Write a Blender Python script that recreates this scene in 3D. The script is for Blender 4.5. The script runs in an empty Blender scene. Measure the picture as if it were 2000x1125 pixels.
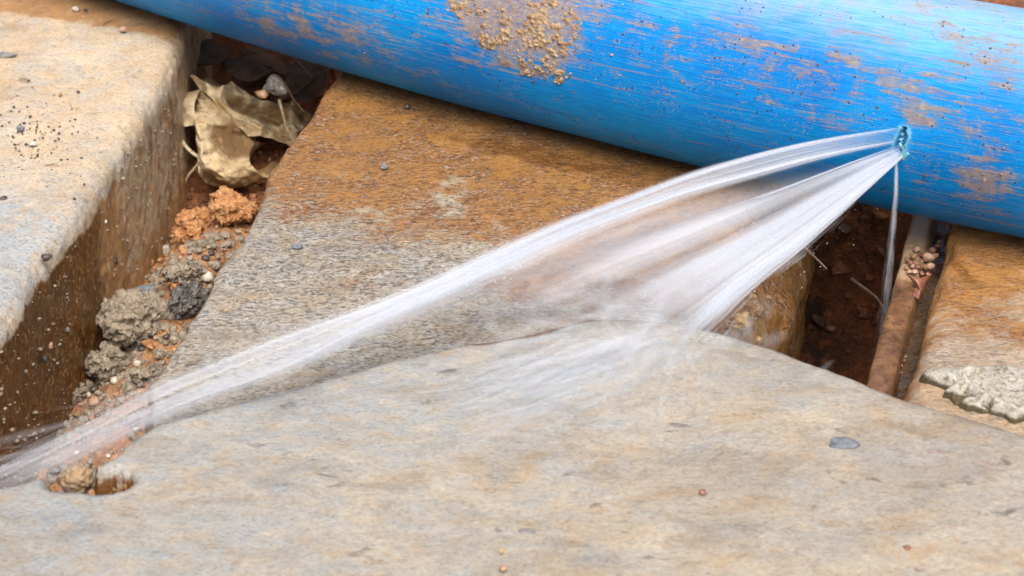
import bpy, bmesh, math, random
import numpy as np
from mathutils import Vector, Matrix, noise as mnoise

# ------------------------------------------------------------------ camera, sky, sun, exposure
scene = bpy.context.scene
COL = scene.collection
R = math.radians
DIST, PITCH, HFOV = 1.4, R(28), R(30)
CAM = np.array([0.0, -DIST*math.cos(PITCH), DIST*math.sin(PITCH)])
cd = bpy.data.cameras.new('camera'); cam = bpy.data.objects.new('camera', cd); COL.objects.link(cam)
cam.location = CAM; cam.rotation_euler = (math.pi/2-PITCH, 0, 0)
cd.sensor_width = 36; cd.lens_unit = 'FOV'; cd.angle = HFOV
cd.clip_start = 0.02; cd.clip_end = 500
cd.dof.use_dof = True; cd.dof.focus_distance = 1.48; cd.dof.aperture_fstop = 13.0
scene.camera = cam

SUN_EL, SUN_AZ = R(60), R(172)
w = bpy.data.worlds.new('World'); scene.world = w; w.use_nodes = True
nt = w.node_tree; nt.nodes.clear()
sky = nt.nodes.new('ShaderNodeTexSky'); sky.sky_type = 'NISHITA'; sky.sun_disc = False
sky.sun_elevation = SUN_EL; sky.sun_rotation = SUN_AZ
sky.air_density = 0.5; sky.dust_density = 8.0; sky.ozone_density = 0.3; sky.altitude = 0
bg = nt.nodes.new('ShaderNodeBackground'); bg.inputs[1].default_value = 0.15
wo = nt.nodes.new('ShaderNodeOutputWorld')
nt.links.new(sky.outputs[0], bg.inputs[0]); nt.links.new(bg.outputs[0], wo.inputs[0])
sl = bpy.data.lights.new('sun', 'SUN'); sl.energy = 2.0; sl.angle = R(50); sl.color = (1.0, 0.93, 0.83)
so = bpy.data.objects.new('sun', sl); COL.objects.link(so)
# direction to the sun: azimuth measured clockwise from +Y like the sky texture
sd = Vector((math.sin(SUN_AZ)*math.cos(SUN_EL), math.cos(SUN_AZ)*math.cos(SUN_EL), math.sin(SUN_EL)))
so.rotation_euler = sd.to_track_quat('Z', 'Y').to_euler()
vs = scene.view_settings
scene.display_settings.display_device = 'sRGB'
vs.view_transform = 'Standard'; vs.look = 'None'; vs.gamma = 1; vs.use_curve_mapping = False
vs.exposure = 0.48
scene.cycles.max_bounces = 5; scene.cycles.diffuse_bounces = 3; scene.cycles.glossy_bounces = 2; scene.cycles.transmission_bounces = 3; scene.cycles.transparent_max_bounces = 96
scene.cycles.use_denoising = True; scene.cycles.use_adaptive_sampling = True; scene.cycles.adaptive_threshold = 0.025; scene.cycles.adaptive_min_samples = 24
scene.cycles.sample_clamp_indirect = 6

# ------------------------------------------------------------------ helpers
FWD = np.array([0, math.cos(PITCH), -math.sin(PITCH)]); UPV = np.array([0, math.sin(PITCH), math.cos(PITCH)])
FP = 1000/math.tan(HFOV/2)
def ray(x, y):
    d = FWD + np.array([1.0, 0, 0])*(x-1000)/FP + UPV*(562.5-y)/FP
    return d/np.linalg.norm(d)
def at(x, y, z=0.0):
    d = ray(x, y); return CAM + d*(z-CAM[2])/d[2]
def aty(x, y, Y):
    d = ray(x, y); return CAM + d*(Y-CAM[1])/d[1]

def _hash(ix, iy, iz, seed):
    h = (ix*374761393 + iy*668265263 + iz*2147483647 + seed*1274126177) & 0xFFFFFFFF
    h = ((h ^ (h >> 13))*1274126177) & 0xFFFFFFFF
    h = ((h ^ (h >> 16))*2246822519) & 0xFFFFFFFF
    return ((h ^ (h >> 15)) & 0xFFFF)/65535.0
def vnoise(P, seed=0):
    P = np.asarray(P, float); I = np.floor(P).astype(np.int64); f = P-I; f = f*f*f*(f*(f*6-15)+10)
    r = 0
    for dx in (0, 1):
        for dy in (0, 1):
            for dz in (0, 1):
                wgt = (f[..., 0] if dx else 1-f[..., 0])*(f[..., 1] if dy else 1-f[..., 1])*(f[..., 2] if dz else 1-f[..., 2])
                r = r + wgt*_hash(I[..., 0]+dx, I[..., 1]+dy, I[..., 2]+dz, seed)
    return r*2-1
def fbm(P, freq, octs=4, seed=0, gain=0.5):
    P = np.asarray(P, float)*freq; a, r, s = 1.0, 0, 0
    for o in range(octs):
        r = r + a*vnoise(P + 17.3*o, seed+o); s += a; a *= gain; P = P*2.03
    return r/s
def cell(P, freq, seed=0):
    P = np.asarray(P, float)*freq; I = np.floor(P).astype(np.int64); d = np.full(len(P), 9.0); h = np.zeros(len(P))
    for dx in (-1, 0, 1):
        for dy in (-1, 0, 1):
            for dz in (-1, 0, 1):
                J = I+np.array([dx, dy, dz]); q = np.stack([_hash(J[:, 0], J[:, 1], J[:, 2], seed+k) for k in range(3)], 1)
                e = np.linalg.norm(J+q-P, axis=1); m = e < d; d = np.where(m, e, d); h = np.where(m, q[:, 0], h)
    return d, h
def ss(a, b, x):
    t = np.clip((x-a)/(b-a), 0, 1); return t*t*(3-2*t)
def bump2(X, Y, cx, cy, sx, sy, rot=0.0):
    c, s = math.cos(rot), math.sin(rot); dx, dy = X-cx, Y-cy
    return np.exp(-(((c*dx+s*dy)/sx)**2 + ((-s*dx+c*dy)/sy)**2))

def tag(o, label=None, cat=None, group=None, kind=None):
    if label: o['label'] = label
    if cat: o['category'] = cat
    if group: o['group'] = group
    if kind: o['kind'] = kind
    return o
def link(name, me, mat=None, parent=None):
    o = bpy.data.objects.new(name, me); COL.objects.link(o)
    if mat is not None and len(me.materials) == 0: me.materials.append(mat)
    if parent is not None: o.parent = parent
    return o
def empty(name, loc=(0, 0, 0)):
    o = bpy.data.objects.new(name, None); COL.objects.link(o); o.location = loc; o.empty_display_size = 0.02; return o
def mesh_np(name, V, F, smooth=True):
    me = bpy.data.meshes.new(name)
    V = np.asarray(V, np.float32)
    if isinstance(F, np.ndarray):
        n, k = F.shape
        me.vertices.add(len(V)); me.vertices.foreach_set('co', V.ravel())
        me.loops.add(n*k); me.loops.foreach_set('vertex_index', F.astype(np.int32).ravel())
        me.polygons.add(n); me.polygons.foreach_set('loop_start', np.arange(0, n*k, k, dtype=np.int32))
        me.polygons.foreach_set('loop_total', np.full(n, k, np.int32))
        me.update(calc_edges=True); me.validate()
    else:
        me.from_pydata(V.tolist(), [], F); me.update()
    if smooth: me.polygons.foreach_set('use_smooth', np.ones(len(me.polygons), bool))
    return me
def grid_faces(nu, nv):
    i = np.arange(nu-1)[:, None]; j = np.arange(nv-1)[None, :]
    a = i*nv+j
    return np.stack([a, a+nv, a+nv+1, a+1], -1).reshape(-1, 4)
def vattr(me, name, arr):
    arr = np.asarray(arr, np.float32)
    if arr.ndim == 1:
        a = me.attributes.new(name, 'FLOAT', 'POINT'); a.data.foreach_set('value', arr)
    else:
        a = me.attributes.new(name, 'FLOAT_VECTOR', 'POINT'); a.data.foreach_set('vector', arr.ravel())
def get_co(me):
    V = np.empty(len(me.vertices)*3, np.float32); me.vertices.foreach_get('co', V); return V.reshape(-1, 3).astype(float)
def get_no(me):
    V = np.empty(len(me.vertices)*3, np.float32); me.vertices.foreach_get('normal', V); return V.reshape(-1, 3).astype(float)
def catmull(pts, n=8, closed=False):
    P = np.asarray(pts, float); N = len(P); out = []
    rng = range(N) if closed else range(N-1)
    for i in rng:
        if closed: p0, p1, p2, p3 = P[(i-1) % N], P[i], P[(i+1) % N], P[(i+2) % N]
        else: p0, p1, p2, p3 = P[max(i-1, 0)], P[i], P[i+1], P[min(i+2, N-1)]
        for k in range(n):
            t = k/n
            out.append(0.5*((2*p1)+(-p0+p2)*t+(2*p0-5*p1+4*p2-p3)*t*t+(-p0+3*p1-3*p2+p3)*t**3))
    if not closed: out.append(P[-1])
    return np.array(out)

# ------------------------------------------------------------------ node helper
class NB:
    def __init__(s, name):
        s.m = bpy.data.materials.new(name); s.m.use_nodes = True; s.t = s.m.node_tree; s.t.nodes.clear()
        s.out = s.n('ShaderNodeOutputMaterial')
    def n(s, typ, **kw):
        nd = s.t.nodes.new(typ)
        for k, v in kw.items(): setattr(nd, k, v)
        return nd
    def set(s, sock, v):
        if isinstance(v, bpy.types.NodeSocket): s.t.links.new(v, sock)
        elif v is not None:
            if hasattr(sock.default_value, '__len__') and len(sock.default_value) == 4 and len(v) == 3: v = (*v, 1)
            sock.default_value = v
    def coord(s, kind='Object'):
        return s.n('ShaderNodeTexCoord').outputs[kind]
    def attr(s, name, out='Fac'):
        return s.n('ShaderNodeAttribute', attribute_name=name).outputs[out]
    def map(s, v, scale=(1, 1, 1), loc=(0, 0, 0), rot=(0, 0, 0)):
        m = s.n('ShaderNodeMapping'); s.set(m.inputs[0], v); m.inputs[1].default_value = loc; m.inputs[2].default_value = rot; m.inputs[3].default_value = scale
        return m.outputs[0]
    def noise(s, v, scale, detail=4, rough=0.55, dist=0.0, out=0):
        m = s.n('ShaderNodeTexNoise'); s.set(m.inputs['Vector'], v); m.inputs['Scale'].default_value = scale
        m.inputs['Detail'].default_value = detail; m.inputs['Roughness'].default_value = rough; m.inputs['Distortion'].default_value = dist
        return m.outputs[out]
    def vor(s, v, scale, feature='F1', out='Distance', rnd=1.0):
        m = s.n('ShaderNodeTexVoronoi', feature=feature); s.set(m.inputs['Vector'], v); m.inputs['Scale'].default_value = scale
        m.inputs['Randomness'].default_value = rnd
        return m.outputs[out]
    def ramp(s, f, *stops, interp='LINEAR'):
        m = s.n('ShaderNodeValToRGB'); m.color_ramp.interpolation = interp
        e = m.color_ramp.elements
        while len(e) < len(stops): e.new(0.5)
        for el, (p, c) in zip(e, stops):
            el.position = p
            el.color = (*c, 1) if hasattr(c, '__len__') else (c, c, c, 1)
        s.set(m.inputs[0], f); return m.outputs[0]
    def mix(s, f, a, b, mode='MIX'):
        m = s.n('ShaderNodeMix', data_type='RGBA', blend_type=mode); s.set(m.inputs[0], f); s.set(m.inputs[6], a); s.set(m.inputs[7], b)
        return m.outputs[2]
    def math(s, op, a, b=None, c=None, clamp=False):
        m = s.n('ShaderNodeMath', operation=op, use_clamp=clamp); s.set(m.inputs[0], a)
        if b is not None: s.set(m.inputs[1], b)
        if c is not None: s.set(m.inputs[2], c)
        return m.outputs[0]
    def mr(s, v, a, b, c=0.0, d=1.0):
        m = s.n('ShaderNodeMapRange'); s.set(m.inputs[0], v)
        for i, x in enumerate((a, b, c, d)): m.inputs[i+1].default_value = x
        return m.outputs[0]
    def bump(s, h, strength, dist, normal=None):
        m = s.n('ShaderNodeBump'); m.inputs['Strength'].default_value = strength; m.inputs['Distance'].default_value = dist
        s.set(m.inputs['Height'], h)
        if normal is not None: s.set(m.inputs['Normal'], normal)
        return m.outputs[0]
    def principled(s, **kw):
        p = s.n('ShaderNodeBsdfPrincipled')
        for k, v in kw.items(): s.set(p.inputs[k.replace('_', ' ')], v)
        s.t.links.new(p.outputs[0], s.out.inputs[0]); return p

# ------------------------------------------------------------------ materials
def mat_concrete(name, base, alt, grey, mud, dirt, stretch=2.6, wetness=0.5, dash=1.0, pitk=1.0, bumpk=0.95, motk=1.0, graink=1.0):
    b = NB(name); c = b.coord()
    A = b.attr('mask', 'Vector'); sx = b.n('ShaderNodeSeparateXYZ'); b.set(sx.inputs[0], A)
    mR, mW, mG = sx.outputs
    cs = b.map(c, (1, stretch, 1))
    cst = b.map(c, (1.0, stretch*1.5, 1), rot=(0, 0, 0.09))
    n1 = b.noise(c, 9, 5, 0.6); n2 = b.noise(cs, 60, 6, 0.7); n3 = b.noise(cs, 330, 4, 0.7); n4 = b.noise(c, 26, 6, 0.68, 0.6)
    n5 = b.noise(b.map(cs, loc=(3, 1, 7)), 110, 5, 0.72)
    col = b.mix(b.mr(n1, 0.38, 0.62), base, alt)
    col = b.mix(b.math('ADD', b.math('MULTIPLY', b.mr(n4, 0.45, 0.66), 0.55), b.math('MULTIPLY', mG, b.mr(n2, 0.3, 0.6))), col, grey)
    mot = b.noise(b.map(cs, loc=(2, 5, 0)), 22, 5, 0.62, 0.8, out=1); sm = b.n('ShaderNodeSeparateColor'); b.set(sm.inputs[0], mot)
    col = b.mix(b.math('MULTIPLY', b.mr(sm.outputs[0], 0.52, 0.66), 0.45*motk), col, b.mix(1.0, col, (0.80, 0.90, 1.02), 'MULTIPLY'))
    col = b.mix(b.math('MULTIPLY', b.mr(sm.outputs[1], 0.52, 0.66), 0.55*motk), col, b.mix(1.0, col, (0.98, 0.82, 0.62), 'MULTIPLY'))
    col = b.mix(b.math('MULTIPLY', b.mr(sm.outputs[2], 0.50, 0.68), 0.55*motk), col, b.mix(1.0, col, (0.66, 0.62, 0.58), 'MULTIPLY'))
    # speckles of sand and aggregate
    vor = b.vor(cs, 420, out='Color'); sv = b.n('ShaderNodeSeparateColor'); b.set(sv.inputs[0], vor)
    col = b.mix(b.math('MULTIPLY', b.mr(sv.outputs[0], 0.62, 1.0), 0.6*graink), col, b.mix(1.0, col, (1.65, 1.65, 1.62), 'MULTIPLY'))
    col = b.mix(b.math('MULTIPLY', b.mr(sv.outputs[1], 0.70, 1.0), 0.8*graink), col, b.mix(1.0, col, (0.36, 0.33, 0.31), 'MULTIPLY'))
    vb = b.vor(b.map(cs, loc=(1.3, 0.2, 0)), 95, out='Color'); sb = b.n('ShaderNodeSeparateColor'); b.set(sb.inputs[0], vb)
    col = b.mix(b.math('MULTIPLY', b.math('MULTIPLY', b.mr(sb.outputs[2], 0.8, 1.0), b.mr(n5, 0.45, 0.6)), 0.35), col, mud)
    # rusty mud stain
    f = b.math('ADD', mR, b.math('MULTIPLY', b.math('SUBTRACT', n2, 0.5), 1.3)); f = b.math('ADD', f, b.math('MULTIPLY', b.math('SUBTRACT', n4, 0.5), 0.9))
    fr = b.mr(f, 0.38, 0.68)
    mudc = b.mix(b.mr(n4, 0.36, 0.66), mud, b.mix(1.0, mud, (0.62, 0.5, 0.42), 'MULTIPLY'))
    mudc = b.mix(b.mr(n5, 0.52, 0.72), mudc, b.mix(1.0, mud, (1.35, 1.2, 1.0), 'MULTIPLY'))
    col = b.mix(b.math('MULTIPLY', fr, 0.92), col, mudc)
    gv = b.vor(b.map(cs, loc=(4, 4, 4)), 520, out='Color'); gs_ = b.n('ShaderNodeSeparateColor'); b.set(gs_.inputs[0], gv)
    col = b.mix(b.math('MULTIPLY', b.mr(gs_.outputs[0], 0.80, 0.88), b.mr(n4, 0.42, 0.58, 0.1*graink, 0.75*graink)), col, (0.40, 0.39, 0.37))
    col = b.mix(b.math('MULTIPLY', b.mr(gs_.outputs[1], 0.84, 0.9), 0.7*graink), col, b.mix(1.0, col, (0.32, 0.28, 0.26), 'MULTIPLY'))
    # wet brown film
    f2 = b.math('ADD', mW, b.math('MULTIPLY', b.math('SUBTRACT', n4, 0.5), 1.0)); f2 = b.math('ADD', f2, b.math('MULTIPLY', b.math('SUBTRACT', n2, 0.5), 0.4))
    fw = b.mr(f2, 0.4, 0.62)
    dirtc = b.mix(b.mr(n5, 0.4, 0.66), dirt, b.mix(1.0, dirt, (1.9, 1.65, 1.4), 'MULTIPLY'))
    dirtc = b.mix(b.mr(sv.outputs[1], 0.8, 1.0), dirtc, (0.30, 0.20, 0.10))
    col = b.mix(fw, col, dirtc)
    # dark pits
    pit = b.mr(n5, 0.60, 0.68); pit2 = b.mr(n3, 0.60, 0.70)
    n6 = b.noise(cst, 150, 3, 0.6, 0.4)
    dsh = b.math('MULTIPLY', b.mr(n6, 0.55, 0.63), b.math('MULTIPLY', b.mr(n4, 0.36, 0.52), dash))
    patch = b.mr(sm.outputs[1], 0.40, 0.58, 0.15, 1.0)
    pits = b.math('MULTIPLY', b.math('MAXIMUM', b.math('MULTIPLY', pit, pitk*0.8), b.math('MULTIPLY', pit2, pitk*0.5)), patch)
    pits = b.math('MAXIMUM', pits, b.math('MULTIPLY', dsh, 0.9))
    big = b.noise(b.map(cs, loc=(5, 2, 1)), 38, 3, 0.55, 0.6); spot = b.math('MULTIPLY', b.mr(big, 0.66, 0.72), b.mr(n2, 0.35, 0.55))
    pits = b.math('MAXIMUM', pits, b.math('MULTIPLY', spot, 0.75))
    col = b.mix(pits, col, b.mix(1.0, col, (0.28, 0.26, 0.25), 'MULTIPLY'))
    h = b.math('ADD', b.math('MULTIPLY', n2, 0.7), b.math('MULTIPLY', n3, 0.35)); h = b.math('SUBTRACT', h, b.math('MULTIPLY', pits, 0.5))
    h = b.math('ADD', h, b.math('MULTIPLY', sv.outputs[0], 0.12))
    nm = b.bump(h, bumpk, 0.005)
    rough = b.mr(b.math('ADD', b.math('MULTIPLY', n4, 0.7), b.math('MULTIPLY', fw, -0.2)), 0.15, 0.55, 0.3, 0.72)
    coatn = b.bump(b.math('ADD', n6, b.math('MULTIPLY', n2, 0.6)), 0.4, 0.0025)
    p = b.principled(Base_Color=col, Roughness=rough, Normal=nm, Coat_Roughness=0.16, Coat_Normal=coatn, Specular_IOR_Level=0.3)
    b.set(p.inputs['Coat Weight'], b.math('ADD', b.math('MULTIPLY', b.mr(n1, 0.3, 0.6), wetness), b.math('MULTIPLY', mG, 0.4), clamp=True))
    return b.m

def mat_soil(name, c1, c2, c3, scale=40, rough=0.75, bumpd=0.004, coat=0.15, clay=None):
    b = NB(name); c = b.coord()
    n1 = b.noise(c, scale*0.4, 5, 0.6); n2 = b.noise(c, scale*2.2, 6, 0.72); n3 = b.noise(c, scale*9, 3, 0.7)
    col = b.mix(b.mr(n1, 0.38, 0.64), c1, c2)
    col = b.mix(b.mr(n2, 0.48, 0.68), col, c3)
    if clay is not None: col = b.mix(b.attr('clay'), col, b.mix(b.mr(n2, 0.4, 0.62), clay[0], clay[1]))
    v = b.vor(c, scale*11, out='Color'); sv = b.n('ShaderNodeSeparateColor'); b.set(sv.inputs[0], v)
    col = b.mix(b.math('MULTIPLY', b.mr(sv.outputs[0], 0.7, 1), 0.6), col, b.mix(1.0, col, (1.9, 1.8, 1.6), 'MULTIPLY'))
    col = b.mix(b.mr(n3, 0.6, 0.75), col, b.mix(1.0, col, (0.35, 0.33, 0.3), 'MULTIPLY'))
    h = b.math('ADD', n2, b.math('MULTIPLY', n3, 0.5))
    b.principled(Base_Color=col, Roughness=b.mr(n2, 0.3, 0.7, rough-0.25, rough+0.1), Normal=b.bump(h, 0.9, bumpd), Coat_Weight=coat, Coat_Roughness=0.2)
    return b.m

def mat_pipe():
    b = NB('blue_pipe_plastic'); uv = b.coord('UV')
    st = b.map(uv, (1, 7, 1)); fine = b.map(uv, (1.0, 26, 1)); vst = b.map(uv, (1, 60, 1))
    lines = b.noise(b.map(uv, (0.02, 1, 1)), 620, 3, 0.7)
    lines2 = b.noise(vst, 22, 5, 0.7)
    n1 = b.noise(uv, 9, 5, 0.6); n2 = b.noise(st, 24, 7, 0.72, 0.5); n3 = b.noise(uv, 160, 4, 0.7); n4 = b.noise(fine, 30, 6, 0.75); nb = b.noise(uv, 34, 7, 0.7, 0.8)
    top = b.attr('topside'); mud = b.attr('mudmask'); tear = b.attr('tear')
    col = b.mix(b.mr(n1, 0.35, 0.65), (0.0002, 0.165, 0.50), (0.0002, 0.275, 0.66))
    col = b.mix(b.math('MULTIPLY', b.mr(lines, 0.42, 0.60), 0.5), col, (0.0005, 0.12, 0.52))
    # fine light scratches along the pipe
    col = b.mix(b.math('MULTIPLY', b.mr(lines2, 0.56, 0.70), 0.5), col, (0.004, 0.40, 0.80))
    # chalky dust on the upper side, with the sky's pale sheen painted in
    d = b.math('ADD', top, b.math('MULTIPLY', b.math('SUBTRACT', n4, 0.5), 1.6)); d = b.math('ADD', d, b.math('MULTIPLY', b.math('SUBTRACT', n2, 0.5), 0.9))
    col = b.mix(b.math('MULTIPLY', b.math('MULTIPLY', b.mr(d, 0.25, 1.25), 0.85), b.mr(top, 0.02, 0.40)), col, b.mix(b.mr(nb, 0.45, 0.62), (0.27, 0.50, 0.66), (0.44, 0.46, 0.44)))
    # mud film
    f = b.math('ADD', mud, b.math('MULTIPLY', b.math('SUBTRACT', n2, 0.5), 2.2)); f = b.math('ADD', f, b.math('MULTIPLY', b.math('SUBTRACT', nb, 0.5), 1.6))
    f = b.math('ADD', f, b.math('MULTIPLY', b.math('SUBTRACT', n4, 0.5), 1.2))
    fm = b.math('MULTIPLY', b.mr(f, 0.50, 0.80), b.mr(b.noise(fine, 110, 4, 0.75), 0.36, 0.58))
    brown = b.mix(b.mr(n3, 0.4, 0.62), (0.33, 0.215, 0.09), (0.50, 0.37, 0.20))
    col = b.mix(b.math('MULTIPLY', fm, 0.92), col, brown)
    # thin brown streaks drawn along the pipe, and a spatter of fine mud dots
    sk = b.noise(b.map(uv, (0.8, 30, 1), loc=(2, 1, 0)), 9, 5, 0.65, 0.3); skm = b.math('MULTIPLY', b.mr(sk, 0.58, 0.66), b.mr(n3, 0.34, 0.52))
    col = b.mix(b.math('MULTIPLY', skm, 0.62), col, (0.27, 0.17, 0.075))
    dv = b.vor(b.map(uv, (1, 1.4, 1)), 420); dm = b.math('MULTIPLY', b.math('LESS_THAN', dv, 0.24), b.mr(b.math('ADD', nb, b.math('MULTIPLY', mud, 0.12)), 0.50, 0.60))
    col = b.mix(b.math('MULTIPLY', dm, 0.75), col, (0.30, 0.19, 0.09))
    # dark specks
    v = b.vor(uv, 150); sp = b.math('LESS_THAN', v, 0.13)
    vm = b.math('MULTIPLY', sp, b.mr(nb, 0.44, 0.52))
    col = b.mix(b.math('MULTIPLY', vm, 0.85), col, (0.02, 0.025, 0.035))
    vs2 = b.map(uv, (1, 1, 1), loc=(.3, .7, 0), rot=(0, 0, 0.5)); gl = b.noise(b.map(vs2, (1, 0.28, 1)), 150, 2, 0.5)
    col = b.mix(b.math('MULTIPLY', b.math('MULTIPLY', b.mr(gl, 0.72, 0.76), b.mr(nb, 0.42, 0.55)), 0.75), col, (0.015, 0.025, 0.05))
    col = b.mix(tear, col, b.mix(b.mr(n3, 0.4, 0.6), (0.20, 0.55, 0.66), (0.35, 0.62, 0.62)))
    h = b.math('ADD', b.math('MULTIPLY', lines, 0.5), b.math('MULTIPLY', b.math('MULTIPLY', fm, n3), 1.2)); h = b.math('ADD', h, b.math('MULTIPLY', lines2, 0.4))
    rough = b.mr(b.math('ADD', fm, b.math('MULTIPLY', n2, 0.3)), 0.0, 1.1, 0.36, 0.8)
    b.principled(Base_Color=col, Roughness=rough, Normal=b.bump(h, 0.6, 0.0018), Specular_IOR_Level=0.15)
    return b.m

def mat_water(name, tint=(0.77, 0.83, 0.91)):
    b = NB(name); a = b.attr('dens')
    d = b.n('ShaderNodeBsdfDiffuse'); d.inputs[0].default_value = (*tint, 1)
    t = b.n('ShaderNodeBsdfTranslucent'); t.inputs[0].default_value = (*tint, 1)
    mx = b.n('ShaderNodeMixShader'); mx.inputs[0].default_value = 0.5
    b.t.links.new(d.outputs[0], mx.inputs[1]); b.t.links.new(t.outputs[0], mx.inputs[2])
    g = b.n('ShaderNodeBsdfGlossy'); g.inputs[1].default_value = 0.25
    m2 = b.n('ShaderNodeMixShader'); m2.inputs[0].default_value = 0.06
    b.t.links.new(mx.outputs[0], m2.inputs[1]); b.t.links.new(g.outputs[0], m2.inputs[2])
    tr = b.n('ShaderNodeBsdfTransparent'); m3 = b.n('ShaderNodeMixShader')
    b.set(m3.inputs[0], a); b.t.links.new(tr.outputs[0], m3.inputs[1]); b.t.links.new(m2.outputs[0], m3.inputs[2])
    b.t.links.new(m3.outputs[0], b.out.inputs[0]); return b.m

def mat_plain(name, c1, c2, scale=60, rough=0.6, bumpd=0.001, coat=0.0, c3=None):
    b = NB(name); c = b.coord(); n = b.noise(c, scale, 6, 0.68, 0.4); n2 = b.noise(c, scale*6, 4, 0.7)
    col = b.mix(b.mr(n, 0.36, 0.64), c1, c2)
    if c3 is not None: col = b.mix(b.mr(n2, 0.56, 0.68), col, c3)
    b.principled(Base_Color=col, Roughness=b.mr(n2, 0.3, 0.7, rough-0.15, rough+0.1), Normal=b.bump(b.math('ADD', n, n2), 0.7, bumpd), Coat_Weight=coat, Coat_Roughness=0.15)
    return b.m

M = {}
BEIGE, TAN, GREY = (0.44, 0.36, 0.27), (0.36, 0.285, 0.20), (0.30, 0.315, 0.32)
MUD, DIRT = (0.27, 0.118, 0.032), (0.080, 0.036, 0.0085)
M['left'] = mat_concrete('concrete_sandy', (0.53, 0.435, 0.31), (0.44, 0.34, 0.22), (0.33, 0.36, 0.37), (0.40, 0.225, 0.085), DIRT, 1.2, 0.1, 0.06, 0.45, 0.5, 0.8, 0.45)
M['mid'] = mat_concrete('concrete_wet_rusty', (0.385, 0.335, 0.245), (0.32, 0.255, 0.155), (0.345, 0.345, 0.32), (0.335, 0.163, 0.033), (0.13, 0.058, 0.012), 1.7, 0.5, 0.85, 0.9, 0.75, 1.1, 0.9)
M['front'] = mat_concrete('concrete_wet_pale', (0.41, 0.355, 0.265), (0.325, 0.28, 0.21), (0.30, 0.315, 0.31), (0.35, 0.215, 0.10), DIRT, 1.7, 0.7, 0.10, 0.34, 0.6, 1.15, 0.38)
M['right'] = mat_concrete('concrete_orange', (0.50, 0.40, 0.28), (0.46, 0.33, 0.20), (0.42, 0.39, 0.35), (0.44, 0.215, 0.045), (0.18, 0.078, 0.014), 2.2, 0.5, 0.5, 0.7, 0.9, 1.0, 0.6)
M['soil'] = mat_soil('soil_red_brown', (0.16, 0.055, 0.019), (0.045, 0.020, 0.010), (0.28, 0.095, 0.028), 34)
M['ground'] = mat_soil('ground_soil', (0.17, 0.058, 0.020), (0.040, 0.018, 0.009), (0.30, 0.10, 0.03), 34, clay=((0.36, 0.185, 0.075), (0.24, 0.165, 0.10)))
M['soil_orange'] = mat_soil('soil_orange', (0.50, 0.25, 0.10), (0.38, 0.15, 0.045), (0.56, 0.36, 0.19), 90)
M['rubble'] = mat_soil('mortar_rubble', (0.29, 0.245, 0.185), (0.18, 0.15, 0.11), (0.42, 0.37, 0.29), 90, coat=0.2)
M['darkclod'] = mat_soil('clod_dark', (0.07, 0.07, 0.07), (0.11, 0.10, 0.09), (0.16, 0.15, 0.14), 60, coat=0.35)
M['pipe'] = mat_pipe()
M['water'] = mat_water('spray_water')
M['bore'] = mat_plain('pipe_bore_dark', (0.004, 0.02, 0.05), (0.006, 0.03, 0.07), 60, 0.5)
M['torn'] = mat_plain('torn_plastic', (0.16, 0.50, 0.60), (0.30, 0.58, 0.60), 200, 0.5, 0.0008)
M['mudcrust'] = mat_soil('mud_crust', (0.31, 0.215, 0.125), (0.22, 0.14, 0.07), (0.44, 0.335, 0.22), 90, 0.7, 0.002, 0.2)
M['grit'] = mat_plain('grit', (0.03, 0.032, 0.035), (0.10, 0.065, 0.04), 30, 0.6)
M['stone_grey'] = mat_plain('stone_grey', (0.15, 0.155, 0.16), (0.26, 0.26, 0.25), 90, 0.65, 0.002, 0.05, (0.08, 0.08, 0.085))
M['stone_blue'] = mat_plain('stone_blue_grey', (0.10, 0.125, 0.15), (0.22, 0.25, 0.28), 90, 0.65, 0.002, 0.05, (0.05, 0.06, 0.07))
M['stone_dark'] = mat_plain('stone_dark', (0.035, 0.032, 0.03), (0.08, 0.07, 0.06), 90, 0.5, 0.0012, 0.3)
M['stone_brown'] = mat_plain('stone_brown', (0.20, 0.105, 0.05), (0.30, 0.175, 0.09), 90, 0.55, 0.0012, 0.3)
M['stone_red'] = mat_plain('stone_red', (0.15, 0.055, 0.03), (0.24, 0.11, 0.07), 90, 0.5, 0.001, 0.5)
M['stone_pink'] = mat_plain('stone_pinkish', (0.34, 0.20, 0.13), (0.42, 0.28, 0.19), 90, 0.5, 0.001, 0.3)
M['stone_white'] = mat_plain('stone_white', (0.42, 0.39, 0.32), (0.52, 0.49, 0.42), 90, 0.5, 0.001, 0.3)
M['stone_gold'] = mat_plain('stone_gold', (0.42, 0.26, 0.09), (0.5, 0.36, 0.16), 90, 0.5, 0.001, 0.4)
M['twig'] = mat_plain('dry_twig', (0.23, 0.13, 0.07), (0.34, 0.22, 0.13), 120, 0.7)
M['twig_dark'] = mat_plain('dark_root', (0.04, 0.022, 0.012), (0.085, 0.045, 0.022), 120, 0.8)
M['leaf'] = mat_plain('dead_leaf_red', (0.17, 0.055, 0.03), (0.26, 0.12, 0.075), 90, 0.45, 0.001, 0.5)
M['litter'] = mat_plain('dead_leaf_brown', (0.035, 0.02, 0.011), (0.085, 0.05, 0.028), 60, 0.8, 0.001, 0.0)
M['puddle'] = mat_plain('muddy_water', (0.13, 0.075, 0.032), (0.07, 0.04, 0.018), 90, 0.25, 0.004, 0.9, (0.20, 0.12, 0.05))
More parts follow.
